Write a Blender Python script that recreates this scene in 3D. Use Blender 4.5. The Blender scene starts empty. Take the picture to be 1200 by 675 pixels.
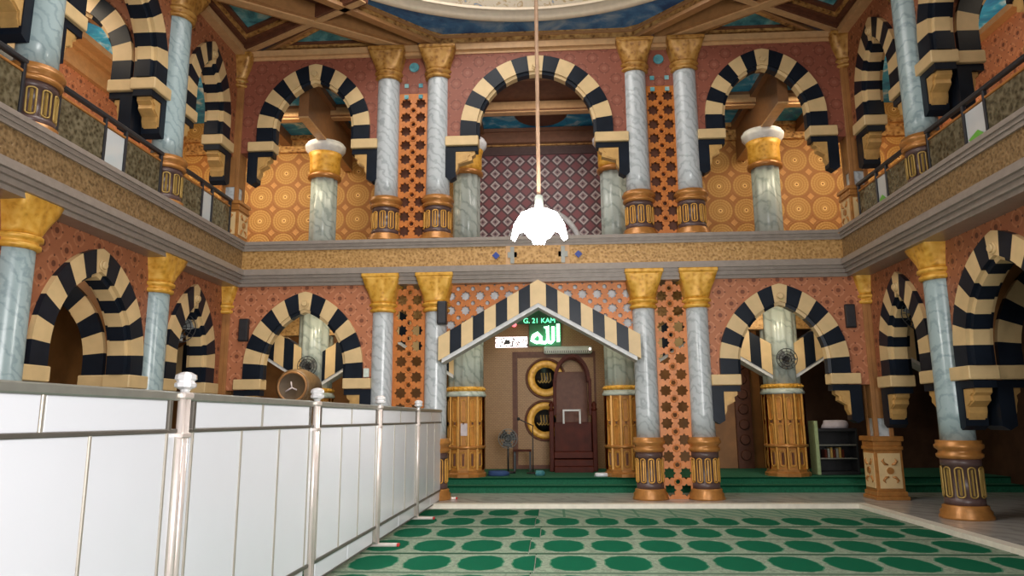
import bpy, math, random
from mathutils import Matrix, Vector
random.seed(7)
PI = math.pi
SC = bpy.context.scene
COL = SC.collection
XC, FY, HW = -0.24, 13.0, 5.89          # hall axis, front arcade line, half width to the side arcades
XL, XR = XC - HW, XC + HW
FZ = 0.06                               # raised marble border
UZ = 4.72                               # gallery floor
CZ = 8.62                               # underside of the hall ceiling

# ---------------------------------------------------------------- mesh helper
class MB:
    def __init__(s): s.v = []; s.f = []; s.m = []; s.sm = []
    def add(s, vs, fs, m=0, smooth=False):
        o = len(s.v); s.v += [tuple(v) for v in vs]
        for f in fs:
            s.f.append([o + i for i in f]); s.m.append(m); s.sm.append(smooth)
        return s
    def box(s, x0, x1, y0, y1, z0, z1, m=0):
        vs = [(x0,y0,z0),(x1,y0,z0),(x1,y1,z0),(x0,y1,z0),(x0,y0,z1),(x1,y0,z1),(x1,y1,z1),(x0,y1,z1)]
        return s.add(vs, [(0,3,2,1),(4,5,6,7),(0,1,5,4),(1,2,6,5),(2,3,7,6),(3,0,4,7)], m)
    def bbox(s, x0, x1, y0, y1, z0, z1, b=.01, m=0):          # bevelled box
        def ring(z, i): return [(x0+i,y0+i+0,z),(x1-i,y0+i,z),(x1-i,y1-i,z),(x0+i,y1-i,z)]
        def oct(z, i):
            return [(x0+b+i,y0+i,z),(x1-b-i,y0+i,z),(x1-i,y0+b+i,z),(x1-i,y1-b-i,z),(x1-b-i,y1-i,z),(x0+b+i,y1-i,z),(x0+i,y1-b-i,z),(x0+i,y0+b+i,z)]
        L = [oct(z0, b*.7), oct(z0+b, 0), oct(z1-b, 0), oct(z1, b*.7)]
        return s.loft(L, m, True, True, False)
    def loft(s, loops, m=0, cap0=True, cap1=True, smooth=True):
        n = len(loops[0]); o = len(s.v)
        for L in loops: s.v += [tuple(p) for p in L]
        for i in range(len(loops)-1):
            for j in range(n):
                k = (j+1) % n
                s.f.append([o+i*n+j, o+i*n+k, o+(i+1)*n+k, o+(i+1)*n+j]); s.m.append(m); s.sm.append(smooth)
        if cap0: s.f.append([o+j for j in reversed(range(n))]); s.m.append(m); s.sm.append(False)
        if cap1: s.f.append([o+(len(loops)-1)*n+j for j in range(n)]); s.m.append(m); s.sm.append(False)
        return s
    def lathe(s, prof, n=24, c=(0,0), m=0, rot=0., smooth=True, cap=True):
        L = [[(c[0]+r*math.cos(rot+2*PI*j/n), c[1]+r*math.sin(rot+2*PI*j/n), z) for j in range(n)] for r, z in prof]
        return s.loft(L, m, cap, cap, smooth)
    def disc(s, prof, c, n=32, m=0, smooth=True):              # lathe about the Y axis, prof = (radius, y)
        L = [[(c[0]+r*math.cos(2*PI*j/n), c[1]+y, c[2]+r*math.sin(2*PI*j/n)) for j in range(n)] for r, y in prof]
        return s.loft(L, m, True, True, smooth)
    def prism(s, poly, y0, y1, m=0):                            # polygon in x,z pushed along y
        n = len(poly); vs = [(x,y0,z) for x,z in poly]+[(x,y1,z) for x,z in poly]
        fs = [tuple(range(n)), tuple(reversed(range(n,2*n)))]
        fs += [(j, n+j, n+(j+1)%n, (j+1)%n) for j in range(n)]
        return s.add(vs, fs, m)
    def prismz(s, poly, z0, z1, m=0):
        n = len(poly); vs = [(x,y,z0) for x,y in poly]+[(x,y,z1) for x,y in poly]
        fs = [tuple(reversed(range(n))), tuple(range(n,2*n))]
        fs += [(j, (j+1)%n, n+(j+1)%n, n+j) for j in range(n)]
        return s.add(vs, fs, m)
    def bar(s, a, b, w, h, m=0):                                # rectangular bar between two points
        a, b = Vector(a), Vector(b); d = (b-a).normalized()
        up = Vector((0,0,1)) if abs(d.z) < .95 else Vector((0,1,0))
        r = d.cross(up).normalized(); u = r.cross(d)
        L = [[p + r*sx*w/2 + u*sz*h/2 for sx, sz in ((-1,-1),(1,-1),(1,1),(-1,1))] for p in (a, b)]
        return s.loft(L, m, True, True, False)
    def tube(s, pts, r, n=10, m=0, closed=False):
        P = [Vector(p) for p in pts]; L = []
        rr = r if isinstance(r, (list, tuple)) else [r]*len(P)
        pr = None
        for i, p in enumerate(P):
            a = P[max(i-1, 0)]; b = P[min(i+1, len(P)-1)]
            if closed: a = P[i-1]; b = P[(i+1) % len(P)]
            d = (b-a).normalized()
            if pr is None: pr = d.orthogonal().normalized()
            pr = (pr - d*pr.dot(d)).normalized(); q = d.cross(pr)
            L.append([p + (pr*math.cos(2*PI*j/n) + q*math.sin(2*PI*j/n))*rr[i] for j in range(n)])
        if closed: L.append(L[0])
        return s.loft(L, m, not closed, not closed, True)
    def ball(s, c, r, n=12, m=0, sz=1.):
        pr = [(max(r*math.sin(PI*i/n), .0005), c[2]-r*sz*math.cos(PI*i/n)) for i in range(n+1)]
        return s.lathe(pr, n*2, c[:2], m)
    def build(s, name, mats, parent=None, loc=None):
        me = bpy.data.meshes.new(name); me.from_pydata(s.v, [], s.f)
        for mt in (mats if isinstance(mats, (list, tuple)) else [mats]): me.materials.append(mt)
        me.polygons.foreach_set('material_index', s.m); me.polygons.foreach_set('use_smooth', s.sm)
        me.update()
        return link(name, me, parent, loc)

def link(name, data, parent=None, loc=None):
    o = bpy.data.objects.new(name, data); COL.objects.link(o)
    if parent is not None: o.parent = parent
    if loc: o.location = loc
    return o
def tag(o, label, cat, group=None, kind=None):
    if label: o['label'] = label
    if cat: o['category'] = cat
    if group: o['group'] = group
    if kind: o['kind'] = kind
    return o
def thing(name, label, cat, loc=(0,0,0), rz=0., group=None):
    o = link(name, None, None, loc); o.rotation_euler = (0, 0, rz); o.empty_display_size = .1
    return tag(o, label, cat, group)
def struct(name, mb, mats, loc=None, rz=0.):
    o = mb.build(name, mats, None, loc); o.rotation_euler = (0, 0, rz); o['kind'] = 'structure'
    return o
def children(o): return [c for c in bpy.data.objects if c.parent == o]
KIDS = {}
def copy_tree(src, loc, rz, label, group=None):
    def rec(o, parent):
        c = o.copy(); COL.objects.link(c)
        if parent: c.parent = parent
        for k in children(o): rec(k, c)
        return c
    r = rec(src, None); r.location = loc; r.rotation_euler = (0, 0, rz)
    r['label'] = label
    if group: r['group'] = group
    return r

def flat_mesh(name, splines, depth):
    """Filled outlines with holes -> mesh in local x,z (thickness along y)."""
    cu = bpy.data.curves.new(name, 'CURVE'); cu.dimensions = '2D'; cu.fill_mode = 'BOTH'; cu.extrude = depth/2
    for pts in splines:
        sp = cu.splines.new('POLY'); sp.points.add(len(pts)-1); sp.use_cyclic_u = True
        for p, q in zip(sp.points, pts): p.co = (q[0], q[1], 0, 1)
    return curve_mesh(name, cu)
def curve_mesh(name, cu):
    ob = bpy.data.objects.new(name, cu); COL.objects.link(ob)
    dg = bpy.context.evaluated_depsgraph_get(); dg.update()
    me = bpy.data.meshes.new_from_object(ob.evaluated_get(dg))
    bpy.data.objects.remove(ob); bpy.data.curves.remove(cu)
    me.transform(Matrix.Rotation(PI/2, 4, 'X')); me.name = name
    for p in me.polygons: p.use_smooth = False
    return me
def text_mesh(name, body, size, depth=.004, align='CENTER'):
    cu = bpy.data.curves.new(name, 'FONT'); cu.body = body; cu.size = size; cu.extrude = depth; cu.align_x = align
    return curve_mesh(name, cu)

# ---------------------------------------------------------------- materials
class NT:
    def __init__(s, name, rough=.5, metal=0., spec=.5):
        s.mat = bpy.data.materials.new(name); s.mat.use_nodes = True
        s.t = s.mat.node_tree; s.b = s.t.nodes['Principled BSDF']
        s.b.inputs['Roughness'].default_value = rough; s.b.inputs['Metallic'].default_value = metal
        s.b.inputs['Specular IOR Level'].default_value = spec
    def n(s, typ, **kw):
        x = s.t.nodes.new(typ)
        for k, v in kw.items(): setattr(x, k, v)
        return x
    def set(s, sock, v):
        if isinstance(v, bpy.types.NodeSocket): s.t.links.new(v, sock)
        else: sock.default_value = v
    def m(s, op, a, b=0., c=0.):
        x = s.n('ShaderNodeMath', operation=op); s.set(x.inputs[0], a); s.set(x.inputs[1], b)
        if op in ('MULTIPLY_ADD', 'WRAP', 'PINGPONG', 'COMPARE'): s.set(x.inputs[2], c)
        return x.outputs[0]
    def obj(s):
        x = s.n('ShaderNodeSeparateXYZ'); s.t.links.new(s.n('ShaderNodeTexCoord').outputs['Object'], x.inputs[0])
        return x.outputs
    def objv(s): return s.n('ShaderNodeTexCoord').outputs['Object']
    def pos(s): return s.n('ShaderNodeNewGeometry').outputs['Position']
    def posx(s):
        x = s.n('ShaderNodeSeparateXYZ'); s.t.links.new(s.pos(), x.inputs[0]); return x.outputs
    def noise(s, scale, detail=3., rough=.55, vec=None, dist=0.):
        x = s.n('ShaderNodeTexNoise'); x.inputs['Scale'].default_value = scale
        x.inputs['Detail'].default_value = detail; x.inputs['Roughness'].default_value = rough; x.inputs['Distortion'].default_value = dist
        s.t.links.new(vec if vec is not None else s.pos(), x.inputs['Vector']); return x.outputs['Fac']
    def voro(s, scale, feature='F1', vec=None):
        x = s.n('ShaderNodeTexVoronoi', feature=feature); x.inputs['Scale'].default_value = scale
        s.t.links.new(vec if vec is not None else s.pos(), x.inputs['Vector']); return x.outputs['Distance']
    def ramp(s, fac, stops, mode='LINEAR'):
        x = s.n('ShaderNodeValToRGB'); x.color_ramp.interpolation = mode; s.t.links.new(fac, x.inputs[0])
        e = x.color_ramp.elements
        while len(e) < len(stops): e.new(.5)
        for el, (p, c) in zip(e, stops): el.position = p; el.color = (*c, 1)
        return x.outputs[0]
    def mix(s, f, a, b):
        x = s.n('ShaderNodeMix', data_type='RGBA'); s.set(x.inputs[0], f)
        for i, v in ((6, a), (7, b)): s.set(x.inputs[i], v if isinstance(v, bpy.types.NodeSocket) else (*v, 1))
        return x.outputs[2]
    def base(s, c):
        s.set(s.b.inputs['Base Color'], c if isinstance(c, bpy.types.NodeSocket) else (*c, 1)); return s
    def bump(s, h, strength=.4, dist=.02):
        x = s.n('ShaderNodeBump'); x.inputs['Strength'].default_value = strength; x.inputs['Distance'].default_value = dist
        s.t.links.new(h, x.inputs['Height']); s.t.links.new(x.outputs[0], s.b.inputs['Normal']); return s
    def cell(s, u, p, off=0.):            # centred cell coordinate in metres
        return s.m('MULTIPLY', s.m('SUBTRACT', s.m('FRACT', s.m('ADD', s.m('DIVIDE', u, p), off)), .5), p)
    def hyp(s, a, b): return s.m('SQRT', s.m('ADD', s.m('MULTIPLY', a, a), s.m('MULTIPLY', b, b)))

def simple(name, col, rough=.5, metal=0., var=.12, scale=9., bump=0., spec=.5):
    t = NT(name, rough, metal, spec); f = t.noise(scale)
    d = [max(c*(1-var), 0) for c in col]; l = [min(c*(1+var), 1) for c in col]
    t.base(t.ramp(f, [(.3, d), (.7, l)]))
    if bump: t.bump(t.noise(scale*6), bump, .01)
    return t.mat
def emis(name, col, strength, base=(.8,.8,.8)):
    t = NT(name, .4); t.base(base); t.b.inputs['Emission Color'].default_value = (*col, 1); t.b.inputs['Emission Strength'].default_value = strength
    return t.mat
def marble(name, lo, hi, scale=2.2, rough=.25):
    t = NT(name, rough); v = t.pos()
    w = t.n('ShaderNodeTexWave', wave_type='BANDS', bands_direction='DIAGONAL'); w.inputs['Scale'].default_value = scale
    w.inputs['Distortion'].default_value = 9; w.inputs['Detail'].default_value = 4; w.inputs['Detail Scale'].default_value = 1.6
    t.t.links.new(v, w.inputs['Vector'])
    t.base(t.mix(t.noise(5., 5), t.ramp(w.outputs['Fac'], [(0., lo), (.22, [a*.4+b*.6 for a, b in zip(lo, hi)]), (.5, hi), (1., hi)]), [a*.35+b*.65 for a, b in zip(lo, hi)]))
    return t.mat
def carved(name, dark, mid, light, scale=20., rough=.4, metal=.3, bump=.7):
    t = NT(name, rough, metal); v = t.voro(scale, 'SMOOTH_F1'); nz = t.noise(scale*.8, 2, .5, None, 1.5)
    h = t.m('ADD', t.m('MULTIPLY', v, .7), t.m('MULTIPLY', nz, .5))
    t.base(t.ramp(h, [(.3, dark), (.5, mid), (.72, light)])); t.bump(h, bump, .02)
    return t.mat
def terracotta(name, basec, dark, ring, p=.42, rough=.55):
    t = NT(name, rough); x = t.obj(); q = p/2
    d1 = t.hyp(t.cell(x[0], p), t.cell(x[2], p)); d2 = t.hyp(t.cell(x[0], p, .5), t.cell(x[2], p, .5))
    d = t.m('MINIMUM', d1, d2)
    st = t.m('MINIMUM', t.hyp(t.cell(x[0], q, .5), t.cell(x[2], q)), t.hyp(t.cell(x[0], q), t.cell(x[2], q, .5)))
    c = t.ramp(t.m('DIVIDE', d, .16), [(0., dark), (.22, dark), (.27, basec), (.5, basec), (.55, ring), (.68, ring), (.72, basec), (1., basec)])
    k = t.m('LESS_THAN', st, .016); c = t.mix(k, c, dark)
    c = t.mix(t.m('MULTIPLY', t.noise(14., 3), .45), c, [a*.55 for a in basec])
    t.base(c); t.bump(t.m('MINIMUM', d, .1), .5, .05)
    return t.mat
def rosette(name, p=.60):
    t = NT(name, .55, .1); x = t.obj()
    u, v = t.cell(x[0], p), t.cell(x[2], p); d = t.hyp(u, v)
    rings = t.m('SINE', t.m('MULTIPLY', d, 105.)); ang = t.m('SINE', t.m('MULTIPLY', t.m('ARCTAN2', u, v), 24.))
    h = t.m('ADD', t.m('MULTIPLY', rings, .5), t.m('MULTIPLY', ang, .22))
    inside = t.m('LESS_THAN', d, p*.47)
    c1 = t.ramp(t.m('ADD', t.m('MULTIPLY', h, .5), .5), [(.1, (.40,.18,.035)), (.55, (.48,.25,.06)), (.95, (.58,.335,.10))])
    star = t.m('ADD', t.m('ABSOLUTE', t.cell(x[0], p, .5)), t.m('ABSOLUTE', t.cell(x[2], p, .5)))
    c2 = t.mix(t.m('LESS_THAN', star, p*.14), (.34,.135,.03), (.56,.27,.08))
    c = t.mix(inside, c2, c1); c = t.mix(t.m('LESS_THAN', d, .05), c, (.86,.56,.2)); c = t.mix(t.m('LESS_THAN', d, .025), c, (.3,.12,.03))
    t.base(c); t.bump(h, .25, .02)
    return t.mat
def diamonds(name, p=.30):
    t = NT(name, .45); x = t.obj()
    a = t.m('ADD', t.m('ABSOLUTE', t.cell(x[0], p)), t.m('ABSOLUTE', t.cell(x[2], p)))
    b = t.m('ADD', t.m('ABSOLUTE', t.cell(x[0], p, .5)), t.m('ABSOLUTE', t.cell(x[2], p, .5)))
    c = t.mix(t.m('LESS_THAN', b, p*.40), (.085,.035,.04), (.26,.07,.075))
    c = t.mix(t.m('LESS_THAN', a, p*.40), c, (.60,.53,.50)); c = t.mix(t.m('LESS_THAN', a, p*.24), c, (.30,.19,.19)); c = t.mix(t.m('LESS_THAN', a, p*.1), c, (.05,.02,.03))
    t.base(t.mix(t.m('MULTIPLY', t.noise(8.), .4), c, (.13,.07,.08))); return t.mat
def brick(name, c1, c2, mortar, sc=5., axis_x=True, rough=.45):
    t = NT(name, rough, .1); x = t.obj(); cb = t.n('ShaderNodeCombineXYZ')
    t.t.links.new(x[0], cb.inputs[0]); t.t.links.new(x[2], cb.inputs[1])
    k = t.n('ShaderNodeTexBrick'); k.inputs['Scale'].default_value = sc; t.t.links.new(cb.outputs[0], k.inputs['Vector'])
    for i, c in (('Color1', c1), ('Color2', c2), ('Mortar', mortar)): k.inputs[i].default_value = (*c, 1)
    k.inputs['Mortar Size'].default_value = .03
    t.base(t.mix(t.m('MULTIPLY', t.noise(10.), .5), k.outputs['Color'], [a*.6 for a in c1])); return t.mat
def cloudy(name, a, b, c, scale=1.6):
    t = NT(name, .6); f = t.noise(scale, 5, .6, None, .6)
    t.base(t.ramp(f, [(.35, a), (.52, b), (.68, c)])); return t.mat
def carpet(name, ground, med, edge):
    P, D = .55, .98
    t = NT(name, .95, 0, .1); x = t.obj()
    u = t.m('DIVIDE', t.cell(x[0], P), P/2); v = t.m('DIVIDE', t.m('SUBTRACT', x[1], D/2), D/2)
    au, av = t.m('ABSOLUTE', u), t.m('ABSOLUTE', v)
    q = t.m('ADD', t.m('POWER', t.m('DIVIDE', au, .81), 1.9), t.m('POWER', t.m('DIVIDE', av, .77), 2.8))
    q = t.m('ADD', q, t.m('MULTIPLY', t.m('SINE', t.m('MULTIPLY', t.m('ARCTAN2', u, v), 12.)), .045))
    nz = t.noise(34., 3)
    g = t.mix(t.ramp(t.noise(22., 2, .5, None, 1.), [(.42, (0,0,0)), (.58, (1,1,1))]), ground, [a*.68 for a in ground])
    c = t.mix(t.m('LESS_THAN', q, 1.12), g, edge)
    c = t.mix(t.m('LESS_THAN', q, 1.0), c, med)
    c = t.mix(t.m('GREATER_THAN', av, .9), c, [a*.45+b*.35 for a, b in zip(ground, med)])
    c = t.mix(t.m('GREATER_THAN', av, .975), c, [a*.5 for a in med])
    t.base(t.mix(t.m('MULTIPLY', nz, .3), c, [a*.5 for a in med])); t.bump(t.noise(220.), .4, .005)
    return t.mat

M = {}
M['marble'] = marble('pale_marble', (.30,.33,.345), (.56,.595,.61), 3.2)
M['marble_blue'] = marble('blue_grey_marble', (.20,.28,.30), (.39,.49,.50), 3.0)
M['marble_green'] = marble('green_grey_marble', (.24,.29,.26), (.52,.58,.53), 2.)
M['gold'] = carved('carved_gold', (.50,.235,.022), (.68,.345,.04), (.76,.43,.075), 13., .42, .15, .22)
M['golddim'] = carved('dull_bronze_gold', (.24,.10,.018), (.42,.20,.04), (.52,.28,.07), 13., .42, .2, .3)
M['goldplain'] = simple('gilded_paint', (.60,.30,.055), .42, .15, .15)
M['bronze'] = simple('copper_brown_moulding', (.44,.19,.048), .34, .3, .18)
M['darkband'] = simple('dark_purple_band', (.10,.06,.055), .35)
M['corbel'] = simple('tan_gold_corbel', (.56,.33,.11), .4, .1)
M['mullion'] = simple('brushed_trim', (.46,.42,.36), .35, .4, .05)
M['pedgold'] = simple('painted_gold_pedestal', (.52,.22,.04), .5, .05, .15)
M['olivegold'] = simple('dull_gold', (.40,.26,.07), .4, .3)
M['cream'] = simple('cream_stone', (.66,.47,.235), .45, 0, .08, 4.)
M['navy'] = simple('navy_stone', (.008,.012,.020), .35, 0, .2, 4., spec=.2)
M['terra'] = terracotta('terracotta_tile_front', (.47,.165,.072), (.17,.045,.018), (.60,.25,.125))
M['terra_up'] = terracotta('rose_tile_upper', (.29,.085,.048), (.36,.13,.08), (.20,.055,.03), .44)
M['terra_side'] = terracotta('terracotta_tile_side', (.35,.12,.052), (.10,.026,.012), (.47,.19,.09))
M['lattice'] = simple('orange_lattice_paint', (.50,.155,.025), .4, .1, .15)
M['rosette'] = rosette('gold_rosette_tiles')
M['diamond'] = diamonds('red_diamond_tiles')
M['tanbrick'] = brick('gilded_tan_brick', (.36,.20,.075), (.31,.165,.06), (.18,.09,.03), 7.)
M['brownwall'] = simple('brown_orange_plaster', (.34,.15,.045), .5, 0, .2, 3.)
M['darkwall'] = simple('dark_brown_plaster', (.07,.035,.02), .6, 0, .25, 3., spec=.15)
M['fascia'] = simple('grey_taupe_moulding', (.29,.245,.21), .3, .1, .1)
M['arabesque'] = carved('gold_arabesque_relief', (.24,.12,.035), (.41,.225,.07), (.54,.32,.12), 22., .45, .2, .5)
M['arabesque_side'] = carved('shaded_arabesque_relief', (.13,.075,.03), (.24,.15,.065), (.33,.215,.10), 24., .4, .3, .8)  # shade put into the colour: darker copy of the front balcony relief
M['beam'] = simple('tan_beam', (.36,.175,.065), .4, .05, .12)
M['beamlight'] = simple('light_tan_beam', (.56,.33,.155), .4, .05, .1)
M['darkwood'] = simple('dark_red_brown_moulding', (.13,.048,.026), .45, 0, .2, spec=.25)
M['eggdart'] = carved('gold_egg_and_dart', (.16,.07,.02), (.44,.22,.065), (.62,.36,.12), 13., .4, .3, .9)
M['blue'] = cloudy('painted_blue_sky', (.025,.07,.19), (.07,.20,.40), (.34,.42,.50))
M['teal'] = cloudy('painted_teal_sky', (.02,.13,.17), (.10,.34,.38), (.42,.56,.52), 2.5)
M['azure'] = cloudy('painted_azure_sky', (.02,.17,.40), (.03,.36,.62), (.62,.76,.80), 2.2)
M['ivory'] = simple('ivory_ring', (.66,.54,.40), .45, 0, .06)
t = NT('ivory_band_with_blue_arabesque', .5); f = t.noise(4.5, 3, .5, None, 1.2)
t.base(t.ramp(f, [(.33, (.16,.24,.36)), (.37, (.42,.30,.15)), (.43, (.52,.43,.32)), (.56, (.54,.45,.34)), (.61, (.36,.23,.10)), (.67, (.50,.41,.30))])); M['domeband'] = t.mat
M['white'] = simple('white_acrylic_panel', (.80,.81,.86), .25, 0, .02, 1.)
M['steel'] = simple('polished_rose_steel', (.80,.70,.65), .3, .4, .05)
M['steeldark'] = simple('grey_steel_trim', (.36,.36,.32), .3, .6, .08)  # grey-green steel tone
M['raildark'] = simple('dark_bronze_rail', (.15,.135,.115), .35, .4, .08)
M['crystal'] = simple('clear_faceted_knob', (.82,.80,.80), .12, .3, .05)
M['red'] = simple('red_plastic_cap', (.5,.03,.03), .4)
M['black'] = simple('black_plastic', (.018,.018,.02), .4)
M['blackiron'] = simple('black_iron', (.035,.035,.04), .35, .3)
M['greyplastic'] = simple('grey_plastic', (.16,.17,.16), .4)
M['floor'] = marble('grey_marble_floor', (.24,.23,.21), (.42,.40,.37), 1.2, .22)
M['kerb'] = simple('cream_marble_kerb', (.74,.69,.58), .35, 0, .08)
M['greencarpet'] = simple('plain_green_carpet', (.012,.13,.065), .95, 0, .25, 30., .3)
M['carpet'] = carpet('patterned_green_carpet', (.27,.32,.235), (.002,.092,.043), (.07,.19,.11))
t = NT('pale_green_carpet_border', .95, 0, .1); x = t.obj()
sl_ = t.m('SINE', t.m('MULTIPLY', t.m('ADD', x[0], t.m('MULTIPLY', x[1], .6)), 23.)); st_ = t.m('LESS_THAN', t.m('ABSOLUTE', t.cell(x[0], .55)), .02)
t.base(t.mix(t.m('MULTIPLY', t.noise(18., 3), .5), t.mix(st_, t.ramp(t.m('MULTIPLY_ADD', sl_, .5, .5), [(.3, (.13,.22,.15)), (.7, (.24,.31,.22))]), (.08,.18,.11)), (.10,.18,.12))); M['carpet_pale'] = t.mat
M['redwood'] = simple('dark_red_mahogany', (.075,.014,.007), .5, 0, .25, 5., spec=.15)
M['olivepanel'] = carved('olive_filigree_panel', (.06,.05,.025), (.13,.11,.06), (.24,.21,.13), 17., .2, .4, .5)
t = NT('railing_glass', .05); t.base((.75,.82,.84)); t.b.inputs['Transmission Weight'].default_value = .35; M['glass'] = t.mat  # paler, less clear pane: mirrored daylight put into the material
M['greenreflect'] = simple('green_reflection_paint', (.14,.42,.05), .5)  # green reflection in the railing glass, painted as a flat patch
M['neon'] = emis('green_neon', (.55,1.,.75), 5.)
M['neontext'] = emis('green_led_text', (.08,1.,.42), 2.2)
M['led'] = emis('white_pink_led', (1.,.80,.76), 3.)
M['redled'] = emis('red_led', (1.,.1,.15), 1.6)
M['lamp'] = emis('white_lamp', (1.,.98,.95), 26.)
M['cord'] = simple('tan_cord', (.52,.32,.20), .6)
M['paper'] = simple('pale_paper', (.62,.55,.58), .7)
M['acwhite'] = simple('white_plastic', (.62,.68,.60), .4)
M['drumwood'] = simple('brown_drum_wood', (.20,.12,.055), .45, 0, .25)
M['skin'] = simple('drum_hide', (.10,.065,.035), .6)
M['palegreen'] = simple('pale_green_board', (.36,.44,.22), .5)
M['bluecloth'] = simple('blue_cloth', (.03,.07,.2), .8)
M['bluetile'] = simple('blue_glaze', (.04,.07,.30), .3)
M['lightback'] = simple('pale_grey_backing', (.62,.62,.62), .5)

# ---------------------------------------------------------------- setting: floors, outer walls
b = MB().box(-12, 12, -3, 19, -.12, 0); struct('floor', b, M['floor'])
b = MB().box(4.99, 9.6, -3, 12.33, 0, FZ).box(-9.9, -4.9, -3, 12.33, 0, FZ).box(-9.9, 9.6, 12.33, 17.2, 0, FZ)
struct('floor', b, M['floor'])
b = MB().box(-4.9, 4.99, 12.15, 12.33, 0, FZ+.012).box(4.83, 4.99, -3, 12.15, 0, FZ+.012).box(-4.9, -4.74, -3, 12.15, 0, FZ+.012)
struct('trim_1', b, M['kerb'])
# carpeted platform in front of the prayer wall: two green steps
b = MB().box(-9.9, 9.6, 14.05, 17.2, FZ, .19).box(-9.9, 9.6, 14.40, 17.2, .19, .31)
struct('floor', b, M['greencarpet'])
b = MB().box(-9.9, 9.6, 14.03, 14.06, .165, .192).box(-9.9, 9.6, 14.38, 14.41, .285, .312)
struct('trim_2', b, M['carpet'])
BY = 16.95
b = MB().box(-2.6, 2.2, 0, .2, 0, 4.1); struct('wall_back', b, M['tanbrick'], (0, BY, 0))
b = MB().box(2.2, 9.6, 0, .2, 0, 4.1).box(-9.9, -2.6, 0, .2, 0, 4.1); struct('wall_back', b, M['brownwall'], (0, BY, 0))
b = MB().box(-1.72, 1.34, 0, .2, 0, 4.1); struct('wall_back', b, M['diamond'], (.04, 16.5, UZ))
b = MB().box(-1.7, 1.4, 16.46, 16.5, 7.72, 7.96); struct('trim_17', b, M['darkband'])
b = MB().box(-9.4, -1.9, 0, .2, 0, 4.1); struct('wall_back', b, M['rosette'], (-.16, 16.5, UZ))
b = MB().box(1.6, 9.4, 0, .2, 0, 4.1); struct('wall_back', b, M['rosette'], (.10, 16.5, UZ))
for sx, nm in ((-1, 'left'), (1, 'right')):
    X = XC + sx*(HW + 3.1)
    b = MB().box(-20, 3, 0, .2, 0, 4.1)
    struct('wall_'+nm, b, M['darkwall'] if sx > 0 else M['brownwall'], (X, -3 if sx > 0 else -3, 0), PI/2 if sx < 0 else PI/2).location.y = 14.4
    b = MB().box(-20, 3, 0, .2, 0, 4.1)
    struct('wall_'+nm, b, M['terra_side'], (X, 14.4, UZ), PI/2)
    # cornice on the outer gallery wall
    b = MB()
    xi = X - sx*.0
    for z0, z1, d in ((8.20, 8.30, .10), (8.30, 8.58, .05), (8.58, 8.70, .16)):
        b.box(min(xi, xi-sx*d), max(xi, xi-sx*d), -3, 16.5, z0, z1)
    struct('trim_3', b, M['beam'])
b = MB()
for z0, z1, d in ((7.93, 8.01, .10), (8.01, 8.24, .07), (8.24, 8.34, .17)): b.box(-9, 9, 16.5-d, 16.5, z0, z1)
struct('trim_4', b, M['eggdart'])
# gallery floor slabs
b = MB().box(XC-9, XC+9, FY-.1, 16.7, 4.1, UZ-.02).box(XC-9, XL+.15, -3, FY-.1, 4.1, UZ-.02).box(XR-.15, XC+9, -3, FY-.1, 4.1, UZ-.02)
struct('floor', b, M['fascia'])
# gallery ceilings: painted sky panels with beams across them
b = MB().box(XL-.4, XR+.4, FY+.3, 16.7, 8.35, 8.6); struct('ceiling', b, M['azure'])
b = MB().box(XC-9.2, XL-.35, -3, 16.7, 8.80, 8.95).box(XR+.35, XC+9.2, -3, 16.7, 8.80, 8.95); struct('ceiling', b, M['azure'])
b = MB()
for x in (-4.92, 4.55, -1.78, 1.36): b.box(x-.10, x+.10, FY+.3, 16.5, 7.46, 8.36); b.box(x-.22, x+.22, FY+.3, 16.5, 8.20, 8.36)
b.box(XL-.4, XR+.4, 14.70, 15.0, 8.08, 8.36).box(XL-.4, XR+.4, FY+.3, FY+.5, 8.16, 8.36).box(XL-.45, XL-.2, FY+.3, 16.5, 8.1, 8.82).box(XR+.2, XR+.45, FY+.3, 16.5, 8.1, 8.82)
struct('trim_5', b, simple('brown_gallery_beam', (.23,.105,.042), .45))
b = MB()
for x in (-4.92, 4.55, -1.78, 1.36): b.box(x-.10, x+.10, FY+.3, 16.5, 7.43, 7.465)
b.box(XL-.4, XR+.4, 14.68, 14.705, 8.10, 8.27).box(XL-.4, XR+.4, 14.74, 14.92, 8.05, 8.085)
struct('trim_5', b, M['beamlight'])
b = MB()
for sx in (-1, 1):
    for y in (10.6, 7.65, 4.7):
        x0, x1 = sorted((XC+sx*(HW+.3), XC+sx*9)); b.box(x0, x1, y-.2, y+.2, 8.45, 8.81)
    x0, x1 = sorted((XC+sx*8.6, XC+sx*9)); b.box(x0, x1, -3, 16, 8.68, 8.81)
struct('trim_5', b, M['beam'])
b = MB()                                              # brown medallion panels in the centre gallery ceiling
b.lathe([(.62, 8.355), (.56, 8.31), (.02, 8.31)], 24, (-.18, 15.6)); b.lathe([(.30, 8.355), (.26, 8.31), (.02, 8.31)], 24, (-.18, 14.1))
b.box(-1.6, 1.2, FY+.5, 14.70, 8.29, 8.352); struct('trim_6', b, M['darkwood'])
b = MB().box(-1.68, 1.26, 16.26, 16.5, 7.96, 8.06).box(-1.68, 1.26, 16.31, 16.5, 8.06, 8.24).box(-1.68, 1.26, 16.24, 16.5, 8.24, 8.32); struct('trim_6', b, simple('plain_brown_cornice', (.22,.095,.05), .45))

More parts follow.
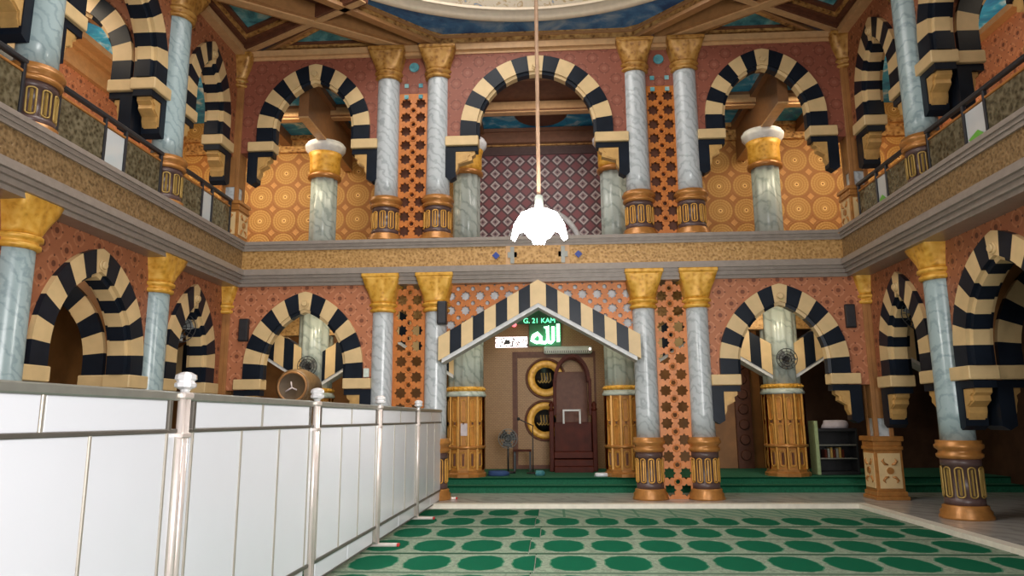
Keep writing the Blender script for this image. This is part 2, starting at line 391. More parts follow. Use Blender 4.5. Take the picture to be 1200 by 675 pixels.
# ---------------------------------------------------------------- arches
def arch_curve(hw, rise, stilt, off, n=14):
    """right half, foot to apex, of a two-centred arch set back by off; returns points"""
    r0 = rise - stilt; c = max((r0*r0 - hw*hw)/(2*hw), 0.001); R = hw + c - off
    ta = math.acos(min(c/R, 1)); pts = [(hw-off, 0.)]
    for i in range(n+1):
        a = ta*i/n; pts.append((-c + R*math.cos(a), stilt + R*math.sin(a)))
    return pts
def arch_band(hw, rise, stilt, th, depth, nv=7):
    mb = MB(); r0 = rise-stilt; c = max((r0*r0-hw*hw)/(2*hw), .001); R = hw + c
    def P(s, off, L):              # s: 0 at apex .. L at foot
        arc = L - stilt
        if s <= arc:
            ta = math.acos(c/R); tb = math.acos(min(c/(R-off), 1))
            k = s/arc; a = tb*(1-k)
            return (-c + (R-off)*math.cos(a), stilt + (R-off)*math.sin(a))
        return (hw-off, stilt - (s-arc))
    L = R*math.acos(c/R) + stilt; w = L/(nv+.5)
    prof = [(0, 0), (th, 0), (th, .16*depth), (th+.055, .20*depth), (th+.055, .80*depth), (th, .84*depth), (th, depth), (0, depth)]
    for i in range(-nv, nv+1):
        s0, s1 = (i-.5)*w, (i+.5)*w
        ss = [s0 + (s1-s0)*k/4 for k in range(5)]
        L_ = []
        for s in ss:
            row = []
            for off, d in prof:
                x, z = P(abs(s), off, L); row.append((x if s >= 0 else -x, d, z))
            L_.append(row)
        mb.loft(L_, 0 if i % 2 == 0 else 1, True, True, False)
    # small boss on the keystone
    za = P(0, th*.72, L)[1]
    mb.disc([(.075, -.03), (.075, .01)], (0, 0, za), 16, 0); mb.disc([(.045, -.055), (.06, -.03)], (0, 0, za), 16, 0)
    return mb
def bracket(side, x0, x1, depth, gold_y0=-.02):
    """navy L bracket under the impost: x0 inner end, x1 column end; returns (navy, gold) meshes"""
    s = side; n = MB(); g = MB()
    n.prism([(s*x0, -.20), (s*x1, -.20), (s*x1, -.80), (s*(x1-.10), -.86), (s*(x1-.20), -.80), (s*(x1-.20), -.30), (s*x0, -.30)][::1 if s < 0 else -1], .03, depth-.03)
    xa = x1-.20
    pr = [(xa, -.30), (x0+.05, -.30), (x0+.05, -.36), (x0+.11, -.40), (x0+.10, -.47), (xa-.05, -.55), (xa-.045, -.63), (xa, -.72)]
    g.prism([(s*a, z) for a, z in pr][::1 if s < 0 else -1], .20*depth, .80*depth)
    g.prism([(s*(a*.75+xa*.25), z*.93-.03) for a, z in pr][::1 if s < 0 else -1], .13*depth, .87*depth)
    return n, g
def make_arch(label, bay, loc, rz, rise=1.60, stilt=.2, th=.31, depth=.36, hw=None, group=None):
    hw = hw or bay/2 - .32
    t = thing('striped_arch', label, 'arch', loc, rz, group)
    arch_band(hw, rise, stilt, th, depth).build('arch_ring', [M['cream'], M['navy']], t)
    xe = bay/2 - .16
    for s in (-1, 1):
        a, c = sorted((s*(hw-th-.04), s*xe))
        im = MB().bbox(a, c, -.02, depth+.02, -.19, -.005, .012).build('impost', M['cream'], t)
        n, g = bracket(s, hw-th-.02, xe, depth)
        br = n.build('bracket', M['navy'], t); g.build('corbel', M['corbel'], br)
    return t
def wall_bay(name, bay, z1, loc, rz, mat, hw, rise, stilt, z0=-.2, depth=.36):
    pts = arch_curve(hw, rise, stilt, .05)
    poly = [(-bay/2, z0), (-bay/2, z1), (bay/2, z1), (bay/2, z0), (hw-.05, z0)] + pts + [(-x, z) for x, z in reversed(pts[:-1])] + [(-hw+.05, z0)]
    mb = MB().prism(poly, .07, .07+depth)
    return struct(name, mb, mat, loc, rz)
ARC = {}
def bay(name, label, u0, u1, z_spring, z_top, where, mat, rise=1.6, stilt=.2, hw=None):
    """where = ('front', y) | ('left', x) | ('right', x); u0..u1 along the wall"""
    w = abs(u1-u0); c = (u0+u1)/2; hw_ = hw or w/2-.32
    k, v = where
    loc, rz = {'front': ((c, v-.18, z_spring), 0.), 'left': ((v+.09, c, z_spring), PI/2), 'right': ((v-.09, c, z_spring), -PI/2)}[k]
    make_arch(label, w, loc, rz, rise, stilt, hw=hw_, depth=.26 if k == 'front' else .36)
    wall_bay('wall_'+name, w, z_top-z_spring, loc, rz, mat, hw_, rise, stilt)

cols = [XC-2.88, XC-1.89, XC+1.90, XC+2.86]
ZS, ZSU = 2.19, 6.75
bay('front', 'cream and navy striped arch on the ground floor, far left of the front wall', XL+.16, cols[0], ZS, 4.1, ('front', FY), M['terra'])
bay('front', 'cream and navy striped arch on the ground floor, far right of the front wall', cols[3], XR-.16, ZS, 4.1, ('front', FY), M['terra'])
bay('front', 'upper striped arch left of the centre, with gold rosette wall behind', XL+.16, cols[0], ZSU, CZ, ('front', FY), M['terra_up'], 1.58, .26)
bay('front', 'upper striped arch right of the centre, with blue ceiling panel behind', cols[3], XR-.16, ZSU, CZ, ('front', FY), M['terra_up'], 1.58, .26)
bay('front', 'widest upper striped arch directly above the pointed gable, lamp cord in front', cols[1], cols[2], ZSU, CZ, ('front', FY), M['terra_up'], 1.60, .12, 1.45)
SY = [13.0, 10.6, 7.65, 4.7]
for side, X, key in ((-1, XL, 'left'), (1, XR, 'right')):
    nm = ['nearest the front corner', 'one bay in from the corner', 'two bays in from the corner']
    for k in range(3):
        y0, y1 = SY[k+1], SY[k] - (.14 if k == 0 else 0)
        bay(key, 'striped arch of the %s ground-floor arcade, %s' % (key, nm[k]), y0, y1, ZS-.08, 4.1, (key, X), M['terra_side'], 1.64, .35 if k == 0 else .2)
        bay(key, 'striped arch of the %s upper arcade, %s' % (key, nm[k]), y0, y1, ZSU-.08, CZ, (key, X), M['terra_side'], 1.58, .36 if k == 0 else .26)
    # transverse arches across the aisles
    for k, y in ((1, 10.6), (2, 7.65)):
        hw = 1.34; xm = X + side*(.34+hw); w = 2*(hw+.05)+.32; loc = (xm, y-.60, ZS-.08)
        tr = 'behind the first column from the corner' if k == 1 else 'behind the second column from the corner'
        make_arch('striped arch across the %s ground-floor aisle, %s' % (key, tr), w, loc, 0., 1.62, .2, hw=hw, depth=.5)
        wall_bay('wall_'+key, w-.14, 2.0, loc, 0., M['brownwall'], hw, 1.62, .2)
        loc = (xm, y-.60, ZSU-.08)
        make_arch('striped arch across the %s upper gallery, %s' % (key, tr), w, loc, 0., 1.60, .3, hw=hw, depth=.5)
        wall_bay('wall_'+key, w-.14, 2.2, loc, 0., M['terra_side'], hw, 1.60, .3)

# pointed gable
def gable(label, half, z_ap, slope, hgt, loc, nst=8, kw=.14, depth=.42, name='striped_gable', half_r=None):
    t = thing(name, label, 'arch', loc)
    mb = MB(); under = MB()
    for s in (-1, 1):
        hs = half if s < 0 else (half_r or half); w = (hs-kw)/nst
        xs = [0, kw] + [kw + w*(i+1) for i in range(nst)]
        for i in range(len(xs)-1):
            a, c = xs[i], xs[i+1]
            p = [(s*a, z_ap-slope*a), (s*c, z_ap-slope*c), (s*c, z_ap-slope*c-hgt), (s*a, z_ap-slope*a-hgt)]
            mb.prism(p if s > 0 else p[::-1], 0, depth, i % 2)
        e = hs - .06
        p = [(0, z_ap-hgt), (s*e, z_ap-hgt-slope*e), (s*e, z_ap-hgt-slope*e-.075), (0, z_ap-hgt-.075)]
        under.prism(p if s > 0 else p[::-1], .02, depth-.02)
    mb.build('gable_band', [M['cream'], M['navy']], t); under.build('soffit_moulding', M['steeldark'] if name == 'x' else M['lightback'], t)
    return t
gable('pointed cream and navy striped gable over the central opening', 1.77, 3.88, .565, .42, (XC, 12.52, 0))
# gables of the second row, either side of the thick columns
for x0, half, who in ((-3.3, 1.6, 'right of the thick column, inside the far left arch'), (-6.55, 1.6, 'left of the thick column, inside the far left arch'),
                      (2.98, 1.6, 'left of the thick column, inside the far right arch'), (6.2, 1.6, 'right of the thick column, inside the far right arch')):
    gable('striped gable of the second row, '+who, half, 3.75, .62, .62, (x0, 14.6, 0), 7)
b = MB().box(-9, -2.0, 14.72, 14.95, 3.2, 4.1).box(1.6, 9, 14.72, 14.95, 3.2, 4.1)
struct('wall_front', b, M['arabesque'])

# ---------------------------------------------------------------- lattice work
def star(cx, cz, r, k=8, inner=.72, rot=0.):
    return [(cx+(r if i % 2 == 0 else r*inner)*math.cos(rot+PI*i/k), cz+(r if i % 2 == 0 else r*inner)*math.sin(rot+PI*i/k)) for i in range(2*k)]
def circ(cx, cz, r, n=10): return [(cx+r*math.cos(2*PI*i/n), cz+r*math.sin(2*PI*i/n)) for i in range(n)]
def lattice(label, w, h, loc, p, r1, r2, cols2, backing):
    t = thing('lattice_screen', label, 'lattice', loc)
    sp = [[(-w/2, 0), (w/2, 0), (w/2, h), (-w/2, h)]]
    rows = int(h/p); z0 = (h-rows*p)/2 + p/2
    for j in range(rows):
        for i in range(cols2):
            sp.append(star((i-(cols2-1)/2)*p, z0+j*p, r1))
    for j in range(rows-1):
        for i in range(cols2-1):
            sp.append(circ((i-(cols2-2)/2)*p, z0+(j+.5)*p, r2))
    me = flat_mesh('lattice_panel', sp, .05); me.materials.append(M['lattice']); link('lattice_panel', me, t)
    if cols2 == 2:
        rim = MB()                                   # raised rings round the small holes, strung on a thin rib
        zz = [z0+(j+.5)*p for j in range(rows-1)]
        for cz in zz: rim.tube([((r2+.018)*math.cos(2*PI*k/12), -.028, cz+(r2+.018)*math.sin(2*PI*k/12)) for k in range(12)], .011, 6, 0, True)
        for a_, c_ in zip(zz, zz[1:]): rim.bar((0, -.026, a_+r2+.008), (0, -.026, c_-r2-.008), .02, .012)
        rim.build('ring_beading', M['lattice'], t)
    fr = MB().box(-w/2-.02, -w/2+.01, -.05, .05, 0, h).box(w/2-.01, w/2+.02, -.05, .05, 0, h)
    fr.build('frame', M['lattice'], t)
    if backing:
        MB().box(-w/2, w/2, .10, .12, 0, h).build('backing_board', backing, t)
    return t
lm = [(cols[0]+cols[1])/2, (cols[2]+cols[3])/2]
lattice('tall orange lattice screen between the left pair of ground-floor columns', .60, 4.0, (lm[0], FY+.02, FZ), .285, .112, .040, 2, None)
lattice('tall orange lattice screen between the right pair of ground-floor columns', .60, 4.0, (lm[1], FY+.02, FZ), .285, .112, .040, 2, None)
for x_ in lm:
    b = MB().box(-.30, .30, -.03, .10, 3.0, 3.88); struct('wall_front', b, M['terra_up'], (x_, FY+.02, UZ))
    b = MB()
    for i in (-1, 1):
        for z_ in (2.93, 3.16): b.box(i*.14-.04, i*.14+.04, -.045, -.02, z_-.04, z_+.04)
    b.disc([(.09, -.05), (.11, -.02)], (0, 0, 3.55), 14); struct('trim_18', b, M['teal'], (x_, FY+.02, UZ))
lattice('orange lattice panel between the left pair of upper columns', .60, 3.02, (lm[0], FY+.02, UZ), .285, .114, .040, 2, M['darkwood'])
lattice('orange lattice panel between the right pair of upper columns', .60, 3.02, (lm[1], FY+.02, UZ), .285, .114, .040, 2, M['darkwood'])
lattice('wide orange lattice with pale holes above the pointed gable', 3.5, 1.62, (XC, FY+.06, 2.48), .27, .096, .042, 13, M['lightback'])
# cut the wide lattice and its backing to the slope of the gable below it
for o in [c for c in bpy.data.objects if c.parent and c.parent.get('label', '').startswith('wide orange')]:
    me = o.data
    import bmesh
    bm = bmesh.new(); bm.from_mesh(me)
    for s in (-1, 1):
        n = Vector((s*.565, 0, 1)).normalized()
        pt = Vector((0, 0, 3.60-2.48))
        if s < 0:
            geo = [f for f in bm.faces]
        bmesh.ops.bisect_plane(bm, geom=bm.verts[:]+bm.edges[:]+bm.faces[:], plane_co=pt, plane_no=n)
    kill = [f for f in bm.faces if f.calc_center_median().z < (3.60-2.48) - .565*abs(f.calc_center_median().x) - 1e-4]
    bmesh.ops.delete(bm, geom=kill, context='FACES')
    bm.to_mesh(me); bm.free()

# ---------------------------------------------------------------- columns
def capital(z0, z1, r, half):
    mb = MB(); h = z1-z0; n = 40
    mb.lathe([(r+.01, z0), (r+.05, z0+.02), (r+.05, z0+.06), (r+.02, z0+.075), (r+.02, z0+.10), (r+.065, z0+.115), (r+.065, z0+.16), (r+.03, z0+.175)], n)
    loops = []
    for k in range(11):
        f = k/10; g = .22*f + .78*f**1.35; sq = min(1, f*1.6); L = []
        for j in range(n):
            a = 2*PI*j/n + PI/4; q = max(abs(math.cos(a)), abs(math.sin(a)))
            hw = (r+.035)*(1-g) + half*g; rad = hw*((1-sq) + sq/q)
            rad *= 1 + .022*math.cos(12*a)*math.sin(PI*f)**.7
            L.append((rad*math.cos(a), rad*math.sin(a), z0+.175+(h-.235)*f))
        loops.append(L)
    mb.loft(loops, 0, True, True, True)
    mb.bbox(-half-.01, half+.01, -half-.01, half+.01, z1-.065, z1, .01)
    return mb
def make_column(label, loc, H, ped_h, cap_h, r, half, shaft, group=None, capmat='gold'):
    t = thing('column', label, 'column', loc, 0., group)
    R = r*1.2
    # plinth rings
    k = ped_h
    MB().lathe([(R*1.30, 0), (R*1.30, .03*k), (R*1.22, .06*k), (R*1.24, .09*k), (R*1.10, .13*k), (R*1.12, .16*k), (R*1.0, .175*k)], 28).build('plinth', M['bronze'], t)
    ped = MB().lathe([(R*.98, .175*k), (R*.98, .26*k), (R*.90, .265*k), (R*.90, .67*k), (R*.98, .675*k), (R*.98, .76*k)], 28).build('pedestal', M['darkband'], t)
    ct = MB(); N = 10
    for j in range(N):
        a = 2*PI*(j+.5)/N; ca, sa = math.cos(a), math.sin(a); wv = R*.19
        ring = []
        for q in range(16):
            bb = 2*PI*q/16; du = wv*math.cos(bb); zz = (.465 + (.155 if math.sin(bb) > 0 else -.155) + .035*math.sin(bb))*k
            ring.append((ca*R*.96-sa*du, sa*R*.96+ca*du, zz))
        ct.tube(ring, .012, 6, 0, True)
        ct.bar((ca*R*.93, sa*R*.93, .30*k), (ca*R*.93, sa*R*.93, .63*k), .022, .03)
    ct.build('cartouche_ring', M['olivegold'] if shaft is M['marble_blue'] else M['goldplain'], ped)
    MB().lathe([(R*1.0, .76*k), (R*1.12, .78*k), (R*1.14, .82*k), (R*1.02, .84*k), (R*1.02, .87*k), (R*1.18, .90*k), (R*1.20, .94*k), (R*1.10, .96*k), (R*1.1, 1.0*k), (r, 1.0*k)], 28).build('pedestal_moulding', M['bronze'], t)
    MB().lathe([(r*1.04, ped_h), (r*1.02, ped_h+.4), (r, H-cap_h-.05), (r, H-cap_h+.02)], 32).build('shaft', shaft, t)
    capital(H-cap_h, H, r, half).build('capital', M[capmat], t)
    return t
c0 = make_column('ground-floor marble column on the outer left of the left lattice screen', (cols[0], FY, FZ), 4.08-FZ, 1.05, .70, .20, .335, M['marble'], 'paired ground-floor columns of the front wall')
copy_tree(c0, (cols[1], FY, FZ), 0, 'ground-floor marble column between the left lattice screen and the central opening')
copy_tree(c0, (cols[2], FY, FZ), 0, 'ground-floor marble column between the central opening and the right lattice screen')
copy_tree(c0, (cols[3], FY, FZ), 0, 'ground-floor marble column on the outer right of the right lattice screen')
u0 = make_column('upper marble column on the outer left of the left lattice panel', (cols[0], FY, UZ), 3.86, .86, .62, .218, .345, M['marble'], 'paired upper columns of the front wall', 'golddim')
copy_tree(u0, (cols[1], FY, UZ), 0, 'upper marble column between the left lattice panel and the central arch')
copy_tree(u0, (cols[2], FY, UZ), 0, 'upper marble column between the central arch and the right lattice panel')
copy_tree(u0, (cols[3], FY, UZ), 0, 'upper marble column on the outer right of the right lattice panel')
s0 = su = None
for X, key in ((XL, 'left'), (XR, 'right')):
    for k, y in ((1, 10.6), (2, 7.65), (3, 4.7)):
        xo = X + (.0 if key == 'left' else 0)
        l1 = 'blue-grey marble column of the %s ground-floor arcade, %s from the front corner' % (key, ('first', 'second', 'third')[k-1])
        l2 = 'blue-grey marble column of the %s upper arcade, %s from the front corner' % (key, ('first', 'second', 'third')[k-1])
        if s0 is None:
            s0 = make_column(l1, (xo, y, FZ), 4.08-FZ, 1.05, .70, .215, .335, M['marble_blue'], 'single columns of the side arcades')
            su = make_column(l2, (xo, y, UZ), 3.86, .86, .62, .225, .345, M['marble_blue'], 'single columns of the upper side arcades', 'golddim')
        else:
            copy_tree(s0, (xo, y, FZ), 0, l1); copy_tree(su, (xo, y, UZ), 0, l2)

# corner piers
def pier(label, loc, H, ped_h):
    t = thing('corner_pier', label, 'pier', loc); w = .23
    MB().bbox(-w*1.2, w*1.2, -w*1.2, w*1.2, 0, .06, .008).bbox(-w*1.1, w*1.1, -w*1.1, w*1.1, .06, .14, .01).bbox(-w, w, -w, w, .14, ped_h*.78, .008)\
        .bbox(-w*1.08, w*1.08, -w*1.08, w*1.08, ped_h*.78, ped_h*.84, .01).bbox(-w*1.02, w*1.02, -w*1.02, w*1.02, ped_h*.84, ped_h*.92, .01).bbox(-w*1.15, w*1.15, -w*1.15, w*1.15, ped_h*.92, ped_h, .012).build('pedestal', M['bronze'], t)
    for ax in range(4):
        p = MB(); p.box(-w*.80, w*.80, -w-.012, -w+.002, .19, ped_h*.73)
        q = MB(); zc = .19+(ped_h*.73-.19)/2
        q.disc([(.055, -.03), (.06, -.01)], (0, -w-.002, zc), 18)
        for sx in (-1, 1):
            for sz in (-1, 1):
                q.tube([(sx*.03, -w-.014, zc+sz*.10), (sx*.08, -w-.014, zc+sz*.11), (sx*.12, -w-.014, zc+sz*.16), (sx*.09, -w-.014, zc+sz*.20)], [.012, .024, .022, .006], 8)
        pp = p.build('ornament_panel', M['cream'], t); qq = q.build('rosette_carving', M['bronze'], pp)
        pp.rotation_euler.z = ax*PI/2
    MB().box(-.13, .13, -.13, .13, ped_h, H-.68).build('shaft', M['marble'], t)
    e = MB()
    for sx in (-1, 1):
        for sy in (-1, 1): e.bbox(sx*.125-.035, sx*.125+.035, sy*.125-.035, sy*.125+.035, ped_h, H-.66, .006)
    e.bbox(-.15, .15, -.15, .15, ped_h+.30, H-.66, .006)
    e.build('shaft_border', M['brownwall'], t)
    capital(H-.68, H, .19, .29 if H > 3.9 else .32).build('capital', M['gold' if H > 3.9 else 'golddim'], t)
    return t
pier('square corner pier with cream ornament panels, right end of the front wall', (XR, FY+.02, FZ), 4.08-FZ, 1.05)
pier('square corner pier of the ground floor behind the partition, left end of the front wall', (XL, FY+.02, FZ), 4.08-FZ, 1.05)
pier('upper square corner pier, right end of the front gallery', (XR, FY+.02, UZ), 3.86, .85)
pier('upper square corner pier, left end of the front gallery', (XL, FY+.02, UZ), 3.86, .85)

# thick second-row columns
def thick(label, loc):
    t = thing('thick_column', label, 'column', loc, 0., 'thick columns of the second row'); N = 12; R = .40
    MB().lathe([(R*1.08, 0), (R*1.08, .06), (R*.98, .09), (R*.98, .13)], N, rot=PI/N, smooth=False).build('plinth', M['bronze'], t)
    core = MB().lathe([(R*.9, .13), (R*.9, 1.62)], N, rot=PI/N, smooth=False).build('pedestal', M['pedgold'], t)
    fr = MB(); sl = MB()
    for j in range(N):
        a = 2*PI*j/N; ca, sa = math.cos(a), math.sin(a)
        def P(u, z, rr): return (ca*rr-sa*u, sa*rr+ca*u, z)
        hwid = R*math.tan(PI/N)*.93
        for u in (-hwid, hwid): fr.bar(P(u, .14, R*.93), P(u, 1.62, R*.93), .035, .05)
        for zc, hh in ((.34, .15), (1.30, .22), (.80, .20)):
            ring = [P(.055*math.cos(2*PI*q/12), zc+(hh-.05)*(1 if math.sin(2*PI*q/12) > 0 else -1)+.05*math.sin(2*PI*q/12), R*.905) for q in range(12)]
            fr.tube(ring, .014, 6, 0, True)
            if zc < .5: sl.bar(P(0, zc-hh*.75, R*.885), P(0, zc+hh*.75, R*.885), .03, .075)
        for zc in (.80, 1.05, 1.30): sl.bar(P(0, zc-.02, R*.895), P(0, zc+.02, R*.895), .02, .09) if zc == 1.05 else None
    fr.build('panel_frames', M['goldplain'], core); sl.build('dark_slots', M['darkwood'], core)
    MB().lathe([(R*.95, .54), (R*1.04, .56), (R*1.04, .60), (R*.95, .62)], 24).build('waist_band', M['bronze'], t)
    MB().lathe([(R*1.02, 1.58), (R*1.08, 1.61), (R*1.02, 1.65), (R*.98, 1.69)], 24).build('collar', M['marble_green'], t)
    g = MB(); g.lathe([(R*.97, 1.69), (R*.97, 1.78)], 24)
    for j in range(28):
        a = 2*PI*j/28; g.ball((R*.97*math.cos(a), R*.97*math.sin(a), 1.735), .028, 6)
    g.build('beaded_band', M['gold'], t)
    fl = MB(); n = 48
    L = []
    for z in (1.78, 3.78): L.append([((.345+.020*math.cos(12*2*PI*j/n))*math.cos(2*PI*j/n), (.345+.020*math.cos(12*2*PI*j/n))*math.sin(2*PI*j/n), z) for j in range(n)])
    fl.loft(L).build('shaft', M['marble_green'], t)
    return t
tc = thick('thick green marble column with gold pedestal, left side of the central opening', (-1.80, 14.85, .31))
copy_tree(tc, (1.42, 14.85, .31), 0, 'thick green marble column with gold pedestal, right side of the central opening')
copy_tree(tc, (4.60, 14.85, .31), 0, 'thick green marble column with gold pedestal, inside the far right front arch')
copy_tree(tc, (-4.98, 14.85, .31), 0, 'thick green marble column with gold pedestal, inside the far left front arch')
def upthick(label, loc):
    t = thing('gallery_column', label, 'column', loc, 0., 'gallery columns of the second row'); n = 48
    L = [[((.285+.010*math.cos(10*2*PI*j/n))*math.cos(2*PI*j/n), (.285+.010*math.cos(10*2*PI*j/n))*math.sin(2*PI*j/n), z) for j in range(n)] for z in (0, 1.95)]
    MB().loft(L).build('shaft', M['marble_green'], t)
    MB().lathe([(.30, 1.90), (.36, 1.93), (.36, 1.99), (.31, 2.02)], 28).build('collar', M['bronze'], t)
    MB().lathe([(.315, 2.0), (.33, 2.1), (.33, 2.40), (.36, 2.50)], 28).build('capital', M['gold'], t)
    MB().lathe([(.34, 2.46), (.37, 2.52), (.43, 2.60), (.44, 2.68), (.40, 2.70), (.40, 2.74)], 28).build('capital_rim', M['lightback'], t)
    return t
uc = upthick('upper green marble column with gold capital, inside the left upper arch', (-4.95, 14.85, UZ))
copy_tree(uc, (4.58, 14.85, UZ), 0, 'upper green marble column with gold capital, inside the right upper arch')
copy_tree(uc, (-1.80, 14.85, UZ), 0, 'upper green marble column just inside the left edge of the central upper arch')
copy_tree(uc, (1.38, 14.85, UZ), 0, 'upper green marble column just inside the right edge of the central upper arch')

# pale arched window outline on the diamond wall
t_ = MB(); pts = [(-.15+.90*math.cos(a*PI/24), 16.46, UZ+.40+1.18*math.sin(a*PI/24)) for a in range(25)]
t_.tube(pts, .07, 8); t_.tube([(-.15+.70*math.cos(a*PI/24), 16.47, UZ+.40+.95*math.sin(a*PI/24)) for a in range(25)], .035, 8)
struct('window_1', t_, M['lightback'])

# ---------------------------------------------------------------- balcony front and railings
FX0, FX1, FFY = -5.666, 5.107, 12.67
STEPS = [(4.66, 4.72, 0., 0), (4.61, 4.66, .03, 0), (4.555, 4.61, .055, 0), (4.20, 4.555, .085, 1), (4.15, 4.20, .03, 0), (4.085, 4.15, 0., 0), (4.03, 4.085, .05, 0), (3.96, 4.03, .10, 0), (3.90, 3.96, .16, 0)]
b, g = MB(), MB()
for z0, z1, d, k in STEPS: (g if k else b).box(FX0-d, FX1+d, FFY+d, FY+.05, z0, z1)
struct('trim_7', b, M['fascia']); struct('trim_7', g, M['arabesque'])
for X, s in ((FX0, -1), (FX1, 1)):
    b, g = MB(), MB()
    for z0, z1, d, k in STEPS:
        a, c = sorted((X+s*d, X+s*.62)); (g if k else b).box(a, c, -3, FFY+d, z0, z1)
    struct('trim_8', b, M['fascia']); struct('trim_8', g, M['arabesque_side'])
b = MB()
b.box(-.82, .34, FFY+.06, FFY+.1, 4.20, 4.555)
struct('trim_9', b, M['beamlight'])
b = MB().bbox(-.68, .20, FFY+.02, FFY+.08, 4.215, 4.54, .015); struct('trim_9', b, M['arabesque'])
b = MB()
for x in (-.70, .22): b.box(x-.035, x+.035, FFY+.015, FFY+.07, 4.22, 4.53); b.box(x-.085, x+.085, FFY+.02, FFY+.07, 4.33, 4.43)
struct('trim_9', b, M['steeldark'])
b = MB()
for x in (-1.0, .50): b.prism([(x-.07, 4.38), (x, 4.45), (x+.07, 4.38), (x, 4.31)][::-1], FFY+.05, FFY+.09)
struct('trim_9', b, M['bluetile'])

def railing(label, key, y0, y1):
    X = XL+.10 if key == 'left' else XR-.10
    t = thing('railing', label, 'railing', (X, y0, UZ), PI/2)
    L = y1-y0; H = .80
    MB().bbox(-.02, L+.02, -.035, .035, H, H+.06, .012).build('handrail', M['blackiron'], t)
    MB().bbox(0, L, -.02, .02, .03, .07, .006).build('bottom_rail', M['blackiron'], t)
    MB().bbox(0, L, -.02, .02, H-.11, H-.08, .006).build('upper_rail', M['bronze'], t)
    xs = [0.02, L*.40, L*.60, L-.02]
    for i, x in enumerate(xs): MB().bbox(x-.022, x+.022, -.028, .028, 0, H+.005, .008).build('post', M['blackiron'], t)
    for a, c, k in ((xs[0], xs[1], 0), (xs[1], xs[2], 1), (xs[2], xs[3], 0)):
        if k: 
            MB().box(a+.03, c-.03, -.006, .006, .09, H-.12).build('glass_pane', M['glass'], t)
            MB().prism([(a+.08, .14), (a+.20, .12), (c-.06, .30), (a+.20, .36), (a+.09, .28)], .012, .018).build('green_reflection', M['greenreflect'], t)
        else: MB().box(a+.03, c-.03, -.012, .012, .09, H-.12).build('filigree_panel', M['olivepanel'], t)
    return t
for key in ('left', 'right'):
    railing('black railing with olive filigree panels on the %s gallery, bay beside the front corner' % key, key, 10.88, 12.72)
    railing('black railing with olive filigree panels on the %s gallery, bay one in from the corner' % key, key, 7.93, 10.30)
    railing('black railing with olive filigree panels on the %s gallery, bay two in from the corner' % key, key, 4.98, 7.36)

# ---------------------------------------------------------------- hall ceiling
OY = 7.45
octv = [(XC-1.9, 12.95), (XC+1.9, 12.95), (XC+5.1, 9.75), (XC+5.1, 5.15), (XC+1.9, 1.95), (XC-1.9, 1.95), (XC-5.1, 5.15), (XC-5.1, 9.75)]
def ringpoly(mb, outer, inner, z0, z1, m=0):
    n = len(outer)
    vs = [(x,y,z0) for x,y in outer]+[(x,y,z0) for x,y in inner]+[(x,y,z1) for x,y in outer]+[(x,y,z1) for x,y in inner]
    fs = []
    for j in range(n):
        k = (j+1) % n
        fs += [(j, k, n+k, n+j), (2*n+j, 3*n+j, 3*n+k, 2*n+k), (j, 2*n+j, 2*n+k, k), (n+j, n+k, 3*n+k, 3*n+j)]
    mb.add(vs, fs, m)
def inset_oct(d):
    cx, cy = XC, OY; return [(cx+(x-cx)*(1-d/5.2), cy+(y-cy)*(1-d/5.4)) for x, y in octv]
b = MB()                                             # flat ceiling outside the octagon
sq = [(XL-.2, 13.3), (XR+.2, 13.3), (XR+.2, 13.29), (XR+.2, 1.6), (XR+.2, 1.59), (XL-.2, 1.59), (XL-.2, 1.6), (XL-.2, 13.29)]
ringpoly(b, sq, octv, CZ+.30, CZ+.42); struct('ceiling', b, M['darkwood'])
b = MB(); ringpoly(b, inset_oct(-.06), inset_oct(.10), CZ, CZ+.07); ringpoly(b, inset_oct(-.02), inset_oct(.05), CZ+.20, CZ+.26)
struct('trim_10', b, M['beam'])
b = MB(); ringpoly(b, inset_oct(-.03), inset_oct(.03), CZ+.07, CZ+.34); struct('trim_10', b, M['eggdart'])
ring = [(XC-.06+4.9*math.cos(2*PI*j/64), 7.5+4.9*math.sin(2*PI*j/64)) for j in range(64)]
n8 = []
for j in range(64):                                  # octagon resampled to the ring's angles
    a = 2*PI*j/64; dx, dy = math.cos(a), math.sin(a); best = None
    P = inset_oct(-.02); c_ = (XC-.06, 7.5)
    for i in range(8):
        (x0, y0), (x1, y1) = P[i], P[(i+1) % 8]; ex, ey = x1-x0, y1-y0
        den = dx*ey-dy*ex
        if abs(den) < 1e-9: continue
        tt = ((x0-c_[0])*ey-(y0-c_[1])*ex)/den; s_ = ((x0-c_[0])*dy-(y0-c_[1])*dx)/den
        if tt > 0 and -1e-6 <= s_ <= 1+1e-6 and (best is None or tt < best): best = tt
    n8.append((c_[0]+dx*best, c_[1]+dy*best))
b = MB(); ringpoly(b, n8, ring, CZ+.30, CZ+.40); struct('ceiling', b, M['blue'])
b = MB(); CR = (XC-.06, 7.5)
b.lathe([(4.98, CZ+.31), (4.98, CZ+.24), (4.90, CZ+.20), (4.84, CZ+.26), (4.82, CZ+.34), (4.76, CZ+.36), (4.74, CZ+.42), (4.70, CZ+.44), (4.70, CZ+.32)], 96, CR, cap=False); struct('trim_11', b, M['ivory'])
b = MB(); b.lathe([(4.72, CZ+.34), (4.55, CZ+.60), (4.5, CZ+1.6)], 96, CR, cap=False); struct('wall_dome', b, M['domeband'])
